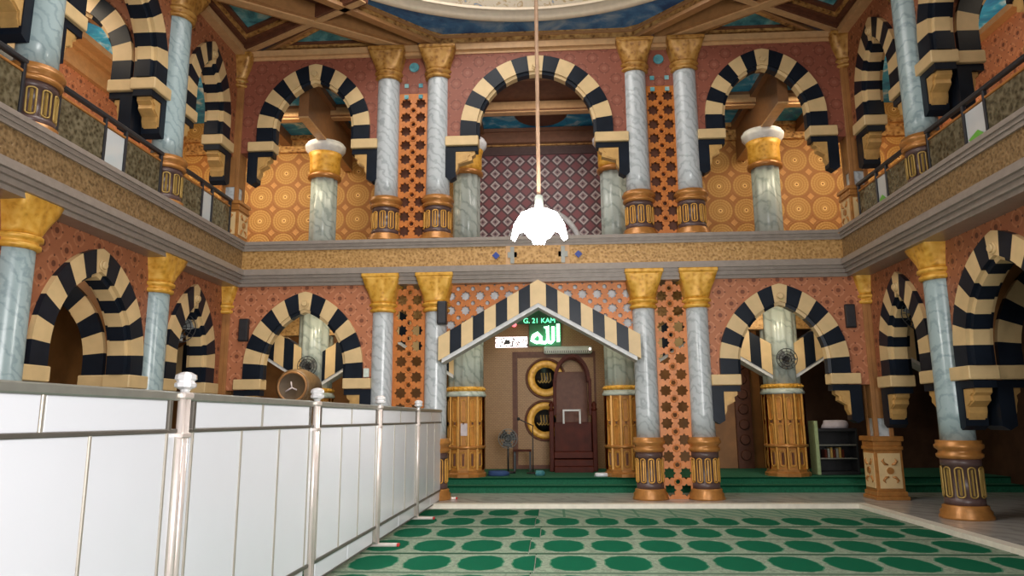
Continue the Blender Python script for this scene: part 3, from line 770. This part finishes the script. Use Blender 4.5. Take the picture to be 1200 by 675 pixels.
# dome shell with windows all round its foot
b = MB(); segs = 24
b.lathe([(4.5, CZ+2.5)]+[(4.5*math.cos(a*PI/2/12), CZ+2.5+4.2*math.sin(a*PI/2/12)) for a in range(13)][:-1]+[(.05, CZ+6.7)], 48, CR, cap=False)
for j in range(segs):
    a = 2*PI*j/segs; b.bar((CR[0]+4.5*math.cos(a), CR[1]+4.5*math.sin(a), CZ+1.55), (CR[0]+4.5*math.cos(a), CR[1]+4.5*math.sin(a), CZ+2.55), .35, .2)
struct('ceiling', b, M['ivory'])
# beams: from the paired columns to the side columns, and corner diagonals
def beam3(a, c, w, z, h, mats):
    b1 = MB().bar((*a, z+h/2), (*c, z+h/2), w, h); struct('trim_12', b1, M[mats[0]])
    b2 = MB().bar((*a, z-.015), (*c, z-.015), w*.5, .03); struct('trim_12', b2, M[mats[1]])
for s in (-1, 1):
    ca = (XC+s*2.4, 13.02); cb_ = (XC+s*5.85, 10.62); cc = (XC+s*5.80, 12.88); cd = (XC+s*2.95, 11.25); cs = (XC+s*5.86, 7.6)
    beam3(ca, cb_, .36, CZ+.02, .34, ('beam', 'beamlight'))
    beam3(cc, cd, .22, CZ+.03, .28, ('darkwood', 'beamlight'))
    cross = (XC+s*3.98, 11.88)
    def coffer(tri, ins, z, mats):
        gx = sum(p[0] for p in tri)/3; gy = sum(p[1] for p in tri)/3
        def inn(k): return [(gx+(x-gx)*k, gy+(y-gy)*k) for x, y in tri]
        prev = 1.0
        for i, (k, mt) in enumerate(ins):
            bb = MB(); ringpoly(bb, inn(prev), inn(k), z+.05*i, z+.05*i+.06); struct('trim_13', bb, M[mt]); prev = k
        bb = MB().prismz(inn(prev) if s > 0 else inn(prev)[::-1], z+.05*len(ins), z+.05*len(ins)+.03); struct('ceiling', bb, M['teal'])
    lay = [(.86, 'beam'), (.70, 'darkwood'), (.60, 'eggdart'), (.46, 'darkwood')]
    coffer([cc, cross, (XC+s*5.85, 10.7)], lay, CZ+.04, None)
    coffer([(XC+s*5.5, 12.98), (XC+s*2.75, 12.98), (XC+s*4.02, 11.98)], [(.88, 'beam'), (.62, 'eggdart'), (.5, 'darkwood')], CZ+.04, None)
b = MB().box(XL, XR, FY-.20, FY+.05, CZ-.10, CZ+.02).box(XL, XR, FY-.13, FY+.05, CZ-.16, CZ-.10)
for X, s in ((XL, 1), (XR, -1)):
    a, c = sorted((X, X+s*.2)); b.box(a, c, 1.6, FY, CZ-.10, CZ+.02)
struct('trim_14', b, M['beamlight'])

# ---------------------------------------------------------------- prayer carpets
D = .98
ordn = ['first', 'second', 'third', 'fourth', 'fifth', 'sixth', 'seventh', 'eighth', 'ninth']
for k in range(9):
    y1 = 12.05 - k*D; jx = -.22 + random.uniform(-.09, .09)
    for side in ('left', 'right'):
        x0, x1 = (-4.7, jx-.004) if side == 'left' else (jx+.004, 4.82)
        px = jx - .275 if side == 'left' else jx + .11
        mb = MB().bbox(x0-px, x1-px, .006, D-.006, 0, .010 + (.003 if k % 2 else 0), .004)
        o = mb.build('prayer_carpet', M['carpet_pale'] if side == 'right' and k == 0 else M['carpet'], None, (px, y1-D, .001))
        tag(o, '%s prayer carpet %s of the floor joint, %s row from the marble kerb' % ('pale green streaked' if side == 'right' and k == 0 else 'green medallion', side, ordn[k]), 'carpet', 'rows of prayer carpets')

# ---------------------------------------------------------------- white partition
PY_ = [1.85, 4.10, 6.35, 8.55, 10.80, 13.0]
def px_at(y): return -2.16 + (y-4.1)*(.16/8.95)
def partition(label, y0, y1):
    a = math.atan2(px_at(y1)-px_at(y0), y1-y0)
    t = thing('partition_panel', label, 'partition', (px_at(y0), y0, FZ*0), PI/2 - a, 'white screens of the prayer hall partition')
    L = y1-y0; e = .14
    MB().bbox(.04, L-.04, -.025, .025, 1.565, 1.615, .008).build('top_rail', M['steeldark'], t)
    MB().bbox(.03, L-.03, -.018, .018, 1.382, 1.406, .005).build('middle_rail', M['raildark'], t)
    MB().bbox(.03, L-.03, -.02, .02, .215, .245, .005).build('lower_rail', M['raildark'], t)
    MB().bbox(.03, L-.03, -.016, .016, .055, .07, .004).build('bottom_rail', M['raildark'], t)
    for x in (e-.01, L-e+.01): MB().bbox(x-.018, x+.018, -.02, .02, 1.39, 1.60, .005).build('upper_stile', M['raildark'], t)
    for x in (.04, L-.04): MB().bbox(x-.012, x+.012, -.018, .018, .055, 1.40, .004).build('stile', M['mullion'], t)
    W = L-2*e
    for i in range(2): MB().bbox(e+.012+W/2*i+.008, e+W/2*(i+1)-.014, -.008, .008, 1.406, 1.564, .003).build('upper_panel', M['white'], t)
    for i in range(3): MB().bbox(e+.012+W/3*i+.004, e+W/3*(i+1)-.010, -.008, .008, .246, 1.384, .003).build('lower_panel', M['white'], t)
    for x0, x1 in ((.055, e-.012), (L-e+.012, L-.055)): MB().bbox(x0, x1, -.008, .008, .246, 1.384, .003).build('side_strip', M['white'], t)
    for i in range(2): MB().bbox(e+.012+W/2*i+.004, e+W/2*(i+1)-.010, -.008, .008, .072, .214, .003).build('kick_panel', M['white'], t)
    MB().bbox(e+W/2-.012, e+W/2+.012, -.014, .014, 1.40, 1.57, .004).build('upper_mullion', M['mullion'], t)
    for x in (e, e+W/3, e+2*W/3, L-e): MB().bbox(x-.012, x+.008, -.016, .016, .24, 1.39, .004).build('mullion', M['mullion'], t)
    return t
pn = ['nearest the camera', 'second from the camera', 'third from the camera', 'fourth from the camera', 'farthest, by the marble columns']
for i in range(5): partition('white panelled partition screen with steel rail, '+pn[i], PY_[i], PY_[i+1])
def post(label, y):
    t = thing('partition_post', label, 'post', (px_at(y), y, .014 if y < 12 else FZ+.002), 0., 'steel posts of the partition')
    MB().lathe([(.022, .03), (.022, 1.60)], 16, (.02, -.028)).build('tube', M['steel'], t)
    MB().lathe([(.022, .03), (.022, 1.60)], 16, (.02, .028)).build('tube', M['steel'], t)
    MB().bbox(-.01, .05, -.06, .06, 1.56, 1.60, .01).build('top_collar', M['steel'], t); MB().bbox(-.01, .05, -.055, .055, 1.34, 1.37, .006).build('collar', M['steel'], t)
    k = MB().lathe([(.025, 1.60), (.03, 1.615), (.06, 1.63), (.062, 1.65), (.048, 1.662), (.062, 1.675), (.058, 1.70), (.03, 1.715), (.004, 1.72)], 10, (.02, 0), smooth=False); k.build('faceted_knob', M['crystal'], t)
    f = MB().bbox(-.30, .26, -.035, .035, 0, .035, .008).build('foot', M['steel'], t)
    MB().bbox(.255, .285, -.034, .034, .0, .034, .006).build('end_cap', M['red'], f)
    return t
nn = ['nearest, beside the camera', 'second along, tallest one in view', 'third along, left of the centre', 'fourth along', 'fifth along', 'last, against the marble column']
for i in (1, 2, 3, 4, 5): post('steel partition post with clear faceted knob, '+['', 'largest and nearest in view', 'second from the near end', 'third from the near end', 'fourth from the near end', 'last one, against the marble column'][i], PY_[i])

# ---------------------------------------------------------------- pendant lamp
LX, LY, LZ = -.12, 7.5, 3.50
lt = thing('pendant_lamp', 'glaring white pendant lamp hanging on a long cord from the dome', 'lamp', (LX, LY, LZ))
MB().tube([(0, 0, .30), (.0, 0, 6.0), (.0, 0, CZ+6.7-LZ)], .022, 8).build('cord', M['cord'], lt)
MB().lathe([(.03, .34), (.045, .32), (.05, .20), (.07, .16)], 16).build('socket', M['acwhite'], lt)
bl = MB().lathe([(.06, .16), (.12, .10), (.17, .0), (.17, -.06), (.12, -.13), (.03, -.16)], 24); bl.build('bulb', M['lamp'], lt)
for k in range(5):
    a = 2*PI*k/5 + .35; ca, sa = math.cos(a), math.sin(a)
    p = MB(); L = []
    for f, w, z in ((.05, .05, .18), (.16, .12, .12), (.25, .11, .0), (.30, .06, -.13)):
        L.append([(ca*f-sa*u, sa*f+ca*u, z+dz) for u, dz in ((-w, -.008), (w, -.008), (w, .008), (-w, .008))])
    p.loft(L, 0, True, True, False).build('light_blade', M['lamp'], lt)

# ---------------------------------------------------------------- signs and fittings in the central opening
SYb = BY - .03
sg = thing('neon_sign', 'green glowing neon calligraphy sign on the back wall under the gable', 'sign', (-.17, SYb-.08, 3.12))
MB().bbox(-.38, .38, .04, .06, .0, .53, .01).build('back_plate', simple('dark_green_plate', (.01,.14,.05), .4), sg)
cal = MB()
for pts in ([(.31, .52), (.31, .10)], [(.19, .46), (.19, .13), (.14, .08), (.07, .10)], [(.07, .10), (.06, .44), (.06, .13), (.0, .08), (-.10, .09)],
            [(-.10, .09), (-.10, .22), (-.18, .31), (-.28, .25), (-.31, .14), (-.20, .09), (-.10, .10)], [(-.18, .31), (-.31, .17)]):
    cal.tube([(x, 0, z) for x, z in pts], .036, 8)
cal.tube([(-.02, 0, .46), (.0, 0, .43), (.03, 0, .46), (.06, 0, .43), (.09, 0, .48)], .012, 6)
cal.build('calligraphy', M['neon'], sg)
ds = thing('date_display', 'green lit date display reading 21 KAM in the peak of the gable', 'sign', (-.30, SYb-.06, 3.655))
MB().prism([(-.58, 0), (.58, 0), (.06, .34), (-.06, .34)][::-1], .02, .05).build('board', simple('dark_display_board', (.01,.07,.035), .4), ds)
me = text_mesh('lettering', 'G. 21 KAM', .165); me.materials.append(M['neontext']); o = link('lettering', me, ds, (0, .0, .02))
nb = MB(); nb.tube([(-.57, 0, .03), (-.42, 0, .12), (0, 0, .36), (.42, 0, .12), (.57, 0, .03)], .016, 6); nb.build('neon_border', M['neontext'], ds)
MB().disc([(.05, -.01), (.06, .02)], (-.60, 0, -.01), 14).build('red_indicator', M['redled'], ds)
ld = thing('led_ticker', 'white and pink LED ticker board left of the green neon sign', 'sign', (-.93, BY-.052, 3.10))
MB().bbox(-.42, .36, .01, .05, 0, .26, .008).build('housing', M['black'], ld)
dm = MB()
for i in range(31):
    for j in range(10):
        if random.random() < .80 or j in (0, 9):
            if 9 <= i <= 13 and 3 <= j <= 6: continue
            x, z = -.405+i*.0245, .015+j*.0255; dm.box(x-.010, x+.010, -.004, .012, z-.010, z+.010)
dm.build('dot_matrix', M['led'], ld)
ac = thing('air_conditioner', 'white wall air conditioner lower right of the green neon sign', 'air conditioner', (.36, SYb-.2, 2.93))
MB().bbox(-.56, .56, 0, .2, 0, .17, .03).build('casing', M['acwhite'], ac)
lv = MB()
for i in range(22): lv.box(-.54+i*.049, -.515+i*.049, -.006, .004, .02, .07)
lv.build('louvre', M['greyplastic'], ac)
MB().disc([(.02, -.008), (.03, .002)], (.51, 0, .10), 10).build('status_light', M['led'], ac)
# carved field behind the pulpit, two calligraphy discs
b = MB().box(-.95, 1.0, BY-.03, BY, .31, 3.0).box(-.90, -.85, BY-.05, BY-.03, .31, 2.95); struct('trim_15', b, M['darkwood'])
b = MB().box(-.83, .95, BY-.035, BY-.03, .4, 2.85); struct('trim_15', b, M['tanbrick'])
def disc(label, x, z, r):
    t = thing('calligraphy_disc', label, 'wall disc', (x, BY-.05, z))
    MB().disc([(r, .02), (r, -.01), (r*.95, -.02), (r*.62, -.015), (r*.6, .0)], (0, 0, 0), 40).build('gold_rim', M['gold'], t)
    MB().disc([(r*.6, -.018), (r*.02, -.02)], (0, 0, 0), 32).build('dark_centre', M['black'], t)
    c = MB()
    for k in range(4):
        dx = (-.24+.16*k)*r
        c.tube([(dx, -.03, .30*r), (dx+.02, -.03, -.1*r), (dx-.08*r, -.03, -.25*r), (dx-.2*r, -.03, -.12*r)], .018, 6)
    c.build('calligraphy', M['olivegold'], t)
    MB().tube([((r+.03)*math.cos(2*PI*j/40), -.0, (r+.03)*math.sin(2*PI*j/40)) for j in range(40)], .028, 8, 0, True).build('dark_rim', M['darkwood'], t)
disc('upper round gold calligraphy disc on the back wall, half behind the pulpit', -.17, 2.37, .42)
disc('lower round gold calligraphy disc on the back wall, left of the pulpit', -.20, 1.40, .42)
# pulpit
mn = thing('pulpit', 'dark red wooden pulpit with arched canopy at the back wall', 'pulpit', (.42, 16.05, .31))
w = .47
def archbar(mb, hw, z0, z1, y0, y1, th):
    n = 16; out = [(hw*math.cos(PI*i/n), z0+(z1-z0)*math.sin(PI*i/n)) for i in range(n+1)]; inn = [((hw-th)*math.cos(PI*i/n), z0+(z1-z0-th)*math.sin(PI*i/n)) for i in range(n+1)]
    for i in range(n): mb.prism([out[i], out[i+1], inn[i+1], inn[i]][::-1], y0, y1)
for y0_, y1_ in ((-.02, .06), (.70, .78)):
    mb = MB(); archbar(mb, w-.06, 1.95, 2.55, y0_, y1_, .07); mb.build('canopy_arch', M['redwood'], mn)
for s in (-1, 1):
    MB().bbox(s*w-.05, s*w+.05, -.05, .05, 0, 1.30, .012).lathe([(.05, 1.30), (.07, 1.33), (.035, 1.37), (.06, 1.43), (.02, 1.50)], 12, (s*w, 0)).build('front_post', M['redwood'], mn)
    MB().bbox(s*(w-.08)-.035, s*(w-.08)+.035, .02, .09, 1.2, 2.0, .008).build('canopy_post', M['redwood'], mn)
    MB().prism([(s*w-.03, 0), (s*w+.03, 0), (s*w+.03, 1.2), (s*w-.03, 1.2)], 0, .8).build('side_panel', M['redwood'], mn)
for k, (y0, z) in enumerate(((-.28, .12), (-.16, .26), (-.04, .42))):
    MB().bbox(-w+.05, w-.05, y0, .8, z-.14, z, .01).build('step', M['redwood'], mn)
MB().bbox(-w+.06, w-.06, .1, .16, .42, 1.05, .01).build('front_panel', M['redwood'], mn)
MB().bbox(-w+.10, w-.10, .72, .78, .4, 2.2, .01).build('back_panel', M['darkwood'], mn)
sb = MB().bbox(-.22, -.18, .06, .09, 1.02, 1.32, .005).bbox(.14, .18, .08, .11, 1.02, 1.32, .005).bbox(-.22, .18, .08, .11, 1.29, 1.33, .005); sb.build('book_rest_frame', M['lightback'], mn)
# standing fan, microphone stand, cabinets and odds and ends on the platform
def fan_head(mb, mc, c, r, y):
    for rr in (r, r*.72, r*.45, r*.2): mb.tube([(c[0]+rr*math.cos(2*PI*j/24), c[1]-.02, c[2]+rr*math.sin(2*PI*j/24)) for j in range(24)], .008, 5, 0, True)
    for j in range(12):
        a = 2*PI*j/12; mb.tube([(c[0]+.03*math.cos(a), c[1]-.03, c[2]+.03*math.sin(a)), (c[0]+r*.7*math.cos(a), c[1]-.05, c[2]+r*.7*math.sin(a)), (c[0]+r*math.cos(a), c[1], c[2]+r*math.sin(a))], .005, 5)
    for j in range(3):
        a = 2*PI*j/3+.4
        L = []
        for f, wd in ((.1, .03), (.5, .09), (.85, .10)):
            cx, cz = c[0]+r*f*math.cos(a), c[2]+r*f*math.sin(a)
            L.append([(cx-math.sin(a)*u, c[1]+.02+q, cz+math.cos(a)*u) for u, q in ((-wd, -.02), (wd, .02), (wd, .026), (-wd, -.014))])
        mc.loft(L, 0, True, True, False)
    mc.lathe([(.06, c[2]-.001), (.06, c[2]+.001)], 8, (c[0], c[1]+.1))
sf = thing('standing_fan', 'dark standing fan on the platform left of the pulpit', 'fan', (-.98, 15.6, .312))
a_, c_ = MB(), MB(); fan_head(a_, c_, (0, -.05, .72), .20, 0); a_.build('cage', M['greyplastic'], sf); c_.build('blades', M['black'], sf)
MB().lathe([(.16, 0), (.16, .03), (.03, .05)], 20).build('base', M['black'], sf); MB().lathe([(.018, .04), (.018, .72)], 10).build('pole', M['black'], sf); MB().disc([(.06, -.03), (.08, .05), (.05, .12)], (0, .0, .72), 14).build('motor', M['black'], sf)
ms = thing('microphone_stand', 'black microphone stand with boom beside the pulpit', 'microphone stand', (-.45, 15.5, .312))
MB().lathe([(.14, 0), (.14, .02), (.02, .035)], 18).build('base', M['black'], ms); MB().lathe([(.012, .03), (.012, 1.0)], 8).build('pole', M['black'], ms)
MB().tube([(.02, 0, .98), (-.28, 0, 1.12)], .010, 8).ball((-.30, 0, 1.13), .035, 8).build('boom_with_microphone', M['black'], ms)
st = thing('wooden_stool', 'low dark stool frame on the platform left of the pulpit', 'stool', (-.70, 16.25, .312))
MB().bbox(-.2, .2, -.15, .15, .42, .46, .01).build('seat', M['redwood'], st)
for sx in (-1, 1):
    for sy in (-1, 1): MB().bbox(sx*.17-.02, sx*.17+.02, sy*.12-.02, sy*.12+.02, 0, .42, .005).build('leg', M['black'], st)
def lump(name, label, cat, loc, sx, sy, sz, mat):
    mb = MB(); n = 18; L = []
    for k in range(6):
        f = k/5; L.append([((sx*(1-.35*f*f)*(1+.10*math.sin(3*a+k)))*math.cos(a), (sy*(1-.35*f*f)*(1+.08*math.cos(2*a+k)))*math.sin(a), sz*(1-(1-f)**2)) for a in [2*PI*j/n for j in range(n)]])
    mb.loft(L); o = mb.build(name, mat, None, loc); tag(o, label, cat); return o
lump('folded_cloth', 'folded blue cloth on the green platform beside the left thick column', 'cloth', (-1.15, 15.0, .312), .22, .16, .10, M['bluecloth'])
lump('folded_cloth', 'small teal bundle on the green platform in front of the pulpit', 'cloth', (-.30, 15.0, .312), .10, .09, .10, M['teal'])
lump('folded_cloth', 'crumpled white cloth on the green platform beside the right thick column', 'cloth', (.93, 14.72, .312), .15, .10, .07, M['white'])
nt = MB().box(-.075, .075, -.004, .004, 0, .24); o = nt.build('paper_notice', M['paper'], None, (-1.78, 14.475, 1.12)); tag(o, 'small pale paper notice on the left thick column pedestal', 'notice')
cb = thing('bookcase', 'dark low bookcase with pale end board inside the far right front arch', 'cabinet', (5.62, 14.9, .312))
MB().bbox(-.38, .40, 0, .35, 0, .06, .005).bbox(-.38, .40, 0, .35, .84, .90, .005).bbox(.36, .40, 0, .35, .06, .84, .004).bbox(-.38, .40, .33, .35, .06, .84, .003).build('carcass', M['black'], cb)
for z in (.30, .56): MB().bbox(-.37, .37, .01, .33, z, z+.025, .004).build('shelf', M['steeldark'], cb)
MB().bbox(-.43, -.36, -.01, .35, 0, 1.05, .008).build('end_board', M['palegreen'], cb)
for i in range(7):
    h = .16+.02*(i % 3); o = MB().bbox(-.022, .022, 0, .2, 0, h, .004).build('book', [M['redwood'], M['steeldark'], M['olivegold']][i % 3], None, (5.40+i*.055, 14.95, .312+.326)); tag(o, '%s book on the top shelf of the dark bookcase, %s from its pale end' % (['dark red', 'grey', 'olive'][i % 3], ordn[i]), 'book', 'books in the dark bookcase')
lump('stacked_linen', 'pale heap of folded linen on top of the dark bookcase', 'linen', (5.65, 15.05, 1.214), .26, .14, .16, M['paper'])
# door-like panels on the far wall, seen through the right arch
b = MB().box(4.15, 4.5, BY-.10, BY, .31, 3.6); 
for k in range(9): b.disc([(.10, -.03), (.12, .0)], (4.32, BY-.1, .6+.34*k), 14)
struct('trim_16', b, M['darkwood'])
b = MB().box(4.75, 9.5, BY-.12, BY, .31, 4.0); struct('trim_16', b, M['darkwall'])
b = MB(); archbar(b, .8, 1.9, 2.9, BY-.2, BY-.12, .12); 
for v in range(len(b.v)): b.v[v] = (b.v[v][0]+5.85, b.v[v][1], b.v[v][2])
struct('trim_16', b, M['drumwood'])

# drum
dr = thing('drum', 'big brown barrel drum with ringed face, behind the partition in the far left front arch', 'drum', (-5.0, 13.62, FZ))
rr = .34
L = []
for y, r in ((0, .30), (.03, .335), (.35, .37), (.75, .335), (.80, .3)): L.append((r, y))
MB().disc(L, (0, 0, 2.02), 36).build('barrel', M['drumwood'], dr)
MB().disc([(.29, -.012), (.26, -.025), (.25, -.012), (.01, -.014)], (0, 0, 2.02), 36).build('drum_head', M['skin'], dr)
MB().tube([(.275*math.cos(2*PI*j/36), -.02, 2.02+.275*math.sin(2*PI*j/36)) for j in range(36)], .022, 8, 0, True).build('head_ring', M['beam'], dr)
MB().tube([(-.02, -.03, 2.12), (.0, -.03, 2.0), (.10, -.03, 1.96)], .014, 6).build('mallet_strap', M['paper'], dr)
MB().tube([(.0, -.03, 2.0), (-.12, -.03, 1.93)], .014, 6).build('mallet_strap', M['paper'], dr)
for sx in (-1, 1):
    for y in (.1, .7): MB().bbox(sx*.26-.04, sx*.26+.04, y-.04, y+.04, 0, 1.86, .008).build('stand_leg', M['drumwood'], dr)
MB().bbox(-.32, .32, .05, .75, 1.60, 1.66, .01).build('stand_shelf', M['drumwood'], dr)

# fans on columns and in arch crowns
def wall_fan(label, loc, rz, r, drop=0.):
    t = thing('wall_fan', label, 'fan', loc, rz, 'wall fans')
    a_, c_ = MB(), MB(); fan_head(a_, c_, (0, 0, 0), r, 0); a_.build('cage', M['black'], t); c_.build('blades', M['greyplastic'], t)
    MB().disc([(.05, -.01), (.075, .05), (.05, .13)], (0, 0, 0), 14).build('motor', M['black'], t)
    m_ = MB().tube([(0, .1, 0), (0, .2, .04), (0, .20, .10+drop)], .02, 8); m_.build('arm', M['black'], t)
    return t
wall_fan('round dark wall fan on the thick column inside the far left front arch', (-4.96, 14.30, 2.52), 0, .20)
wall_fan('round dark wall fan on the thick column inside the far right front arch', (4.56, 14.30, 2.56), 0, .20)
wall_fan('grey fan hung in the crown of the left arcade arch nearest the front corner', (-6.35, 11.80, 3.02), .5, .26, .12)
wall_fan('grey fan hung in the crown of the right arcade arch nearest the front corner', (5.92, 11.80, 3.08), -.4, .26, .12)
# loudspeakers
def speaker(label, loc, rz=0.):
    t = thing('loudspeaker', label, 'loudspeaker', loc, rz, 'slim wall loudspeakers')
    MB().bbox(-.085, .085, 0, .14, 0, .42, .012).build('cabinet', M['black'], t)
    g_ = MB().bbox(-.07, .07, -.012, .004, .02, .40, .006); g_.build('grille', M['greyplastic'] if False else M['blackiron'], t)
    MB().bbox(-.03, .03, .13, .24, .18, .24, .006).build('wall_bracket', M['black'], t)
speaker('slim black loudspeaker beside the left corner pier above the partition', (-5.68, 12.80, 2.88))
speaker('slim black loudspeaker at the left shoulder of the pointed gable', (-1.97, 12.62, 3.12))
speaker('slim black loudspeaker beside the right corner pier', (5.26, 12.82, 2.98))
sw = MB().bbox(-.05, .05, 0, .05, 0, .16, .008).bbox(-.02, .02, -.012, .002, .06, .10, .003); o = sw.build('switch_box', M['acwhite'], None, (-3.36, 12.79, 2.20)); tag(o, 'small white switch box on the impost beside the outer left marble column', 'switch')

# bright doorway glimpse at the right aisle's outer wall
b = MB().box(0, .9, 0, .05, 0, 1.0); w_ = struct('window_2', b, emis('daylit_window', (1., .97, .9), 2.5), (8.6, 11.5, 2.5), -PI/2)

GROUPS = {'striped_arch': 'striped arches of the hall', 'striped_gable': 'striped pointed gables', 'lattice_screen': 'orange lattice panels',
          'corner_pier': 'square corner piers', 'railing': 'gallery railings', 'calligraphy_disc': 'round calligraphy discs', 'folded_cloth': 'cloths lying on the platform'}
for o in bpy.data.objects:
    if o.parent is None and 'label' in o and 'group' not in o and o.name.split('.')[0] in GROUPS: o['group'] = GROUPS[o.name.split('.')[0]]

# ---------------------------------------------------------------- light
def area(name, loc, rot, sx, sy, power, col=(1,1,1)):
    l = bpy.data.lights.new(name, 'AREA'); l.shape = 'RECTANGLE'; l.size = sx; l.size_y = sy; l.energy = power; l.color = col
    o = link(name, l, None, loc); o.rotation_euler = rot; return o
def point(name, loc, power, col, r=.15):
    l = bpy.data.lights.new(name, 'POINT'); l.energy = power; l.color = col; l.shadow_soft_size = r
    return link(name, l, None, loc)
area('dome_daylight_fill', (CR[0]-2.0, CR[1]+.6, CZ+2.0), (0, 0, 0), 4.5, 5, 420, (1., .97, .93))  # added area lamp standing in for dome-window daylight, shifted left to dim the right
def aimed(name, loc, tgt, sx, sy, power, col):
    o = area(name, loc, (0, 0, 0), sx, sy, power, col); d = Vector(tgt)-Vector(loc); o.rotation_euler = d.to_track_quat('-Z', 'Y').to_euler(); return o
o = aimed('entrance_daylight_fill', (2.4, -2.8, 2.6), (-3.0, 9., 2.2), 4, 4, 345, (1., .98, .96)); o.data.spread = math.radians(110)  # unseen area lamp standing in for daylight from a rear entrance, aimed left
point('pendant_glow', (LX, LY, LZ-.35), 170, (1., .95, .9), .2)
for x, p_ in ((-6.0, 60), (-3.6, 30), (3.3, 30), (5.7, 60)): area('gallery_lamp', (x, 14.1, 7.95), (.4, 0, 0), 1.2, .8, p_*.62, (1., .86, .62))
area('gallery_lamp', (-.2, 13.9, 7.95), (.4, 0, 0), 2.2, .5, 26, (1., .9, .85))
for x, p_ in ((-7.6, 60), (7.2, 45)): area('gallery_lamp', (x, 13.9, 7.95), (.5, 0, 0), 1.6, .6, p_, (1., .80, .55))
aimed('gallery_fill', (-6.9, 12.0, 7.1), (-9.2, 12.9, 8.5), .5, .5, 60, (1., .84, .62)); aimed('gallery_fill', (6.4, 12.0, 7.1), (8.7, 12.9, 8.5), .5, .5, 45, (1., .84, .62))  # added fill lights aimed at the outer gallery walls
for x in (4.3, -4.6): aimed('pedestal_fill', (x, 13.3, 3.7), (x+.2, 14.8, 1.0), .4, .3, 26, (1., .86, .62))  # added fill aimed at the outer thick column pedestals
for x in (-1.2, .9): aimed('pedestal_fill', (x, 13.35, 3.4), (x*1.5, 14.8, 1.1), .3, .3, 10, (1., .86, .62))  # added fill brightening the two central pedestals
area('gallery_lamp_side', (XC-7.6, 9.2, 8.2), (0, 0, 0), .8, 3, 60, (1., .82, .6))
area('gallery_lamp_side', (XC+7.6, 9.2, 8.2), (0, 0, 0), .8, 3, 22, (1., .82, .6))
area('mihrab_fill', (-.2, 14.2, 3.95), (.3, 0, 0), 1.6, .3, 9, (1., .85, .65))  # added fill light on the back wall, no fitting modelled
area('aisle_fill', (-4.9, 15.6, 3.9), (0, 0, 0), 2, .4, 16, (1., .85, .65))  # added fills brightening the rear and left aisles
area('aisle_fill', (3.2, 15.2, 3.9), (.3, 0, 0), 1.4, .4, 16, (1., .85, .65))
area('aisle_fill', (XC-7.4, 9.2, 4.0), (0, 0, 0), .5, 2.5, 22, (1., .85, .65))
wd = bpy.data.worlds.new('World'); SC.world = wd; wd.use_nodes = True
wd.node_tree.nodes['Background'].inputs[0].default_value = (.95, .97, 1., 1); wd.node_tree.nodes['Background'].inputs[1].default_value = .55

# ---------------------------------------------------------------- camera
yaw, pitch, roll, fpx = 5.58334515e-02, 1.80214676e-01, -7.23467905e-03, 839.882479
cy, sy, cp, sp = math.cos(yaw), math.sin(yaw), math.cos(pitch), math.sin(pitch)
F = Vector((-sy*cp, cy*cp, sp)); R = Vector((cy, sy, 0)); U = R.cross(F)
R2 = R*math.cos(roll) + U*math.sin(roll); U2 = -R*math.sin(roll) + U*math.cos(roll)
cam = bpy.data.cameras.new('Camera'); cam.sensor_width = 36; cam.lens = fpx/1200*36
co = link('Camera', cam); mx = Matrix((R2, U2, -F)).transposed().to_4x4(); mx.translation = (0, 0, 1.45); co.matrix_world = mx
SC.camera = co
vs = SC.view_settings; vs.view_transform = 'Standard'; vs.look = 'None'; vs.gamma = 1; vs.exposure = 0.1; vs.use_curve_mapping = False
try:
    SC.cycles.use_denoising = True; SC.cycles.max_bounces = 6
except Exception: pass
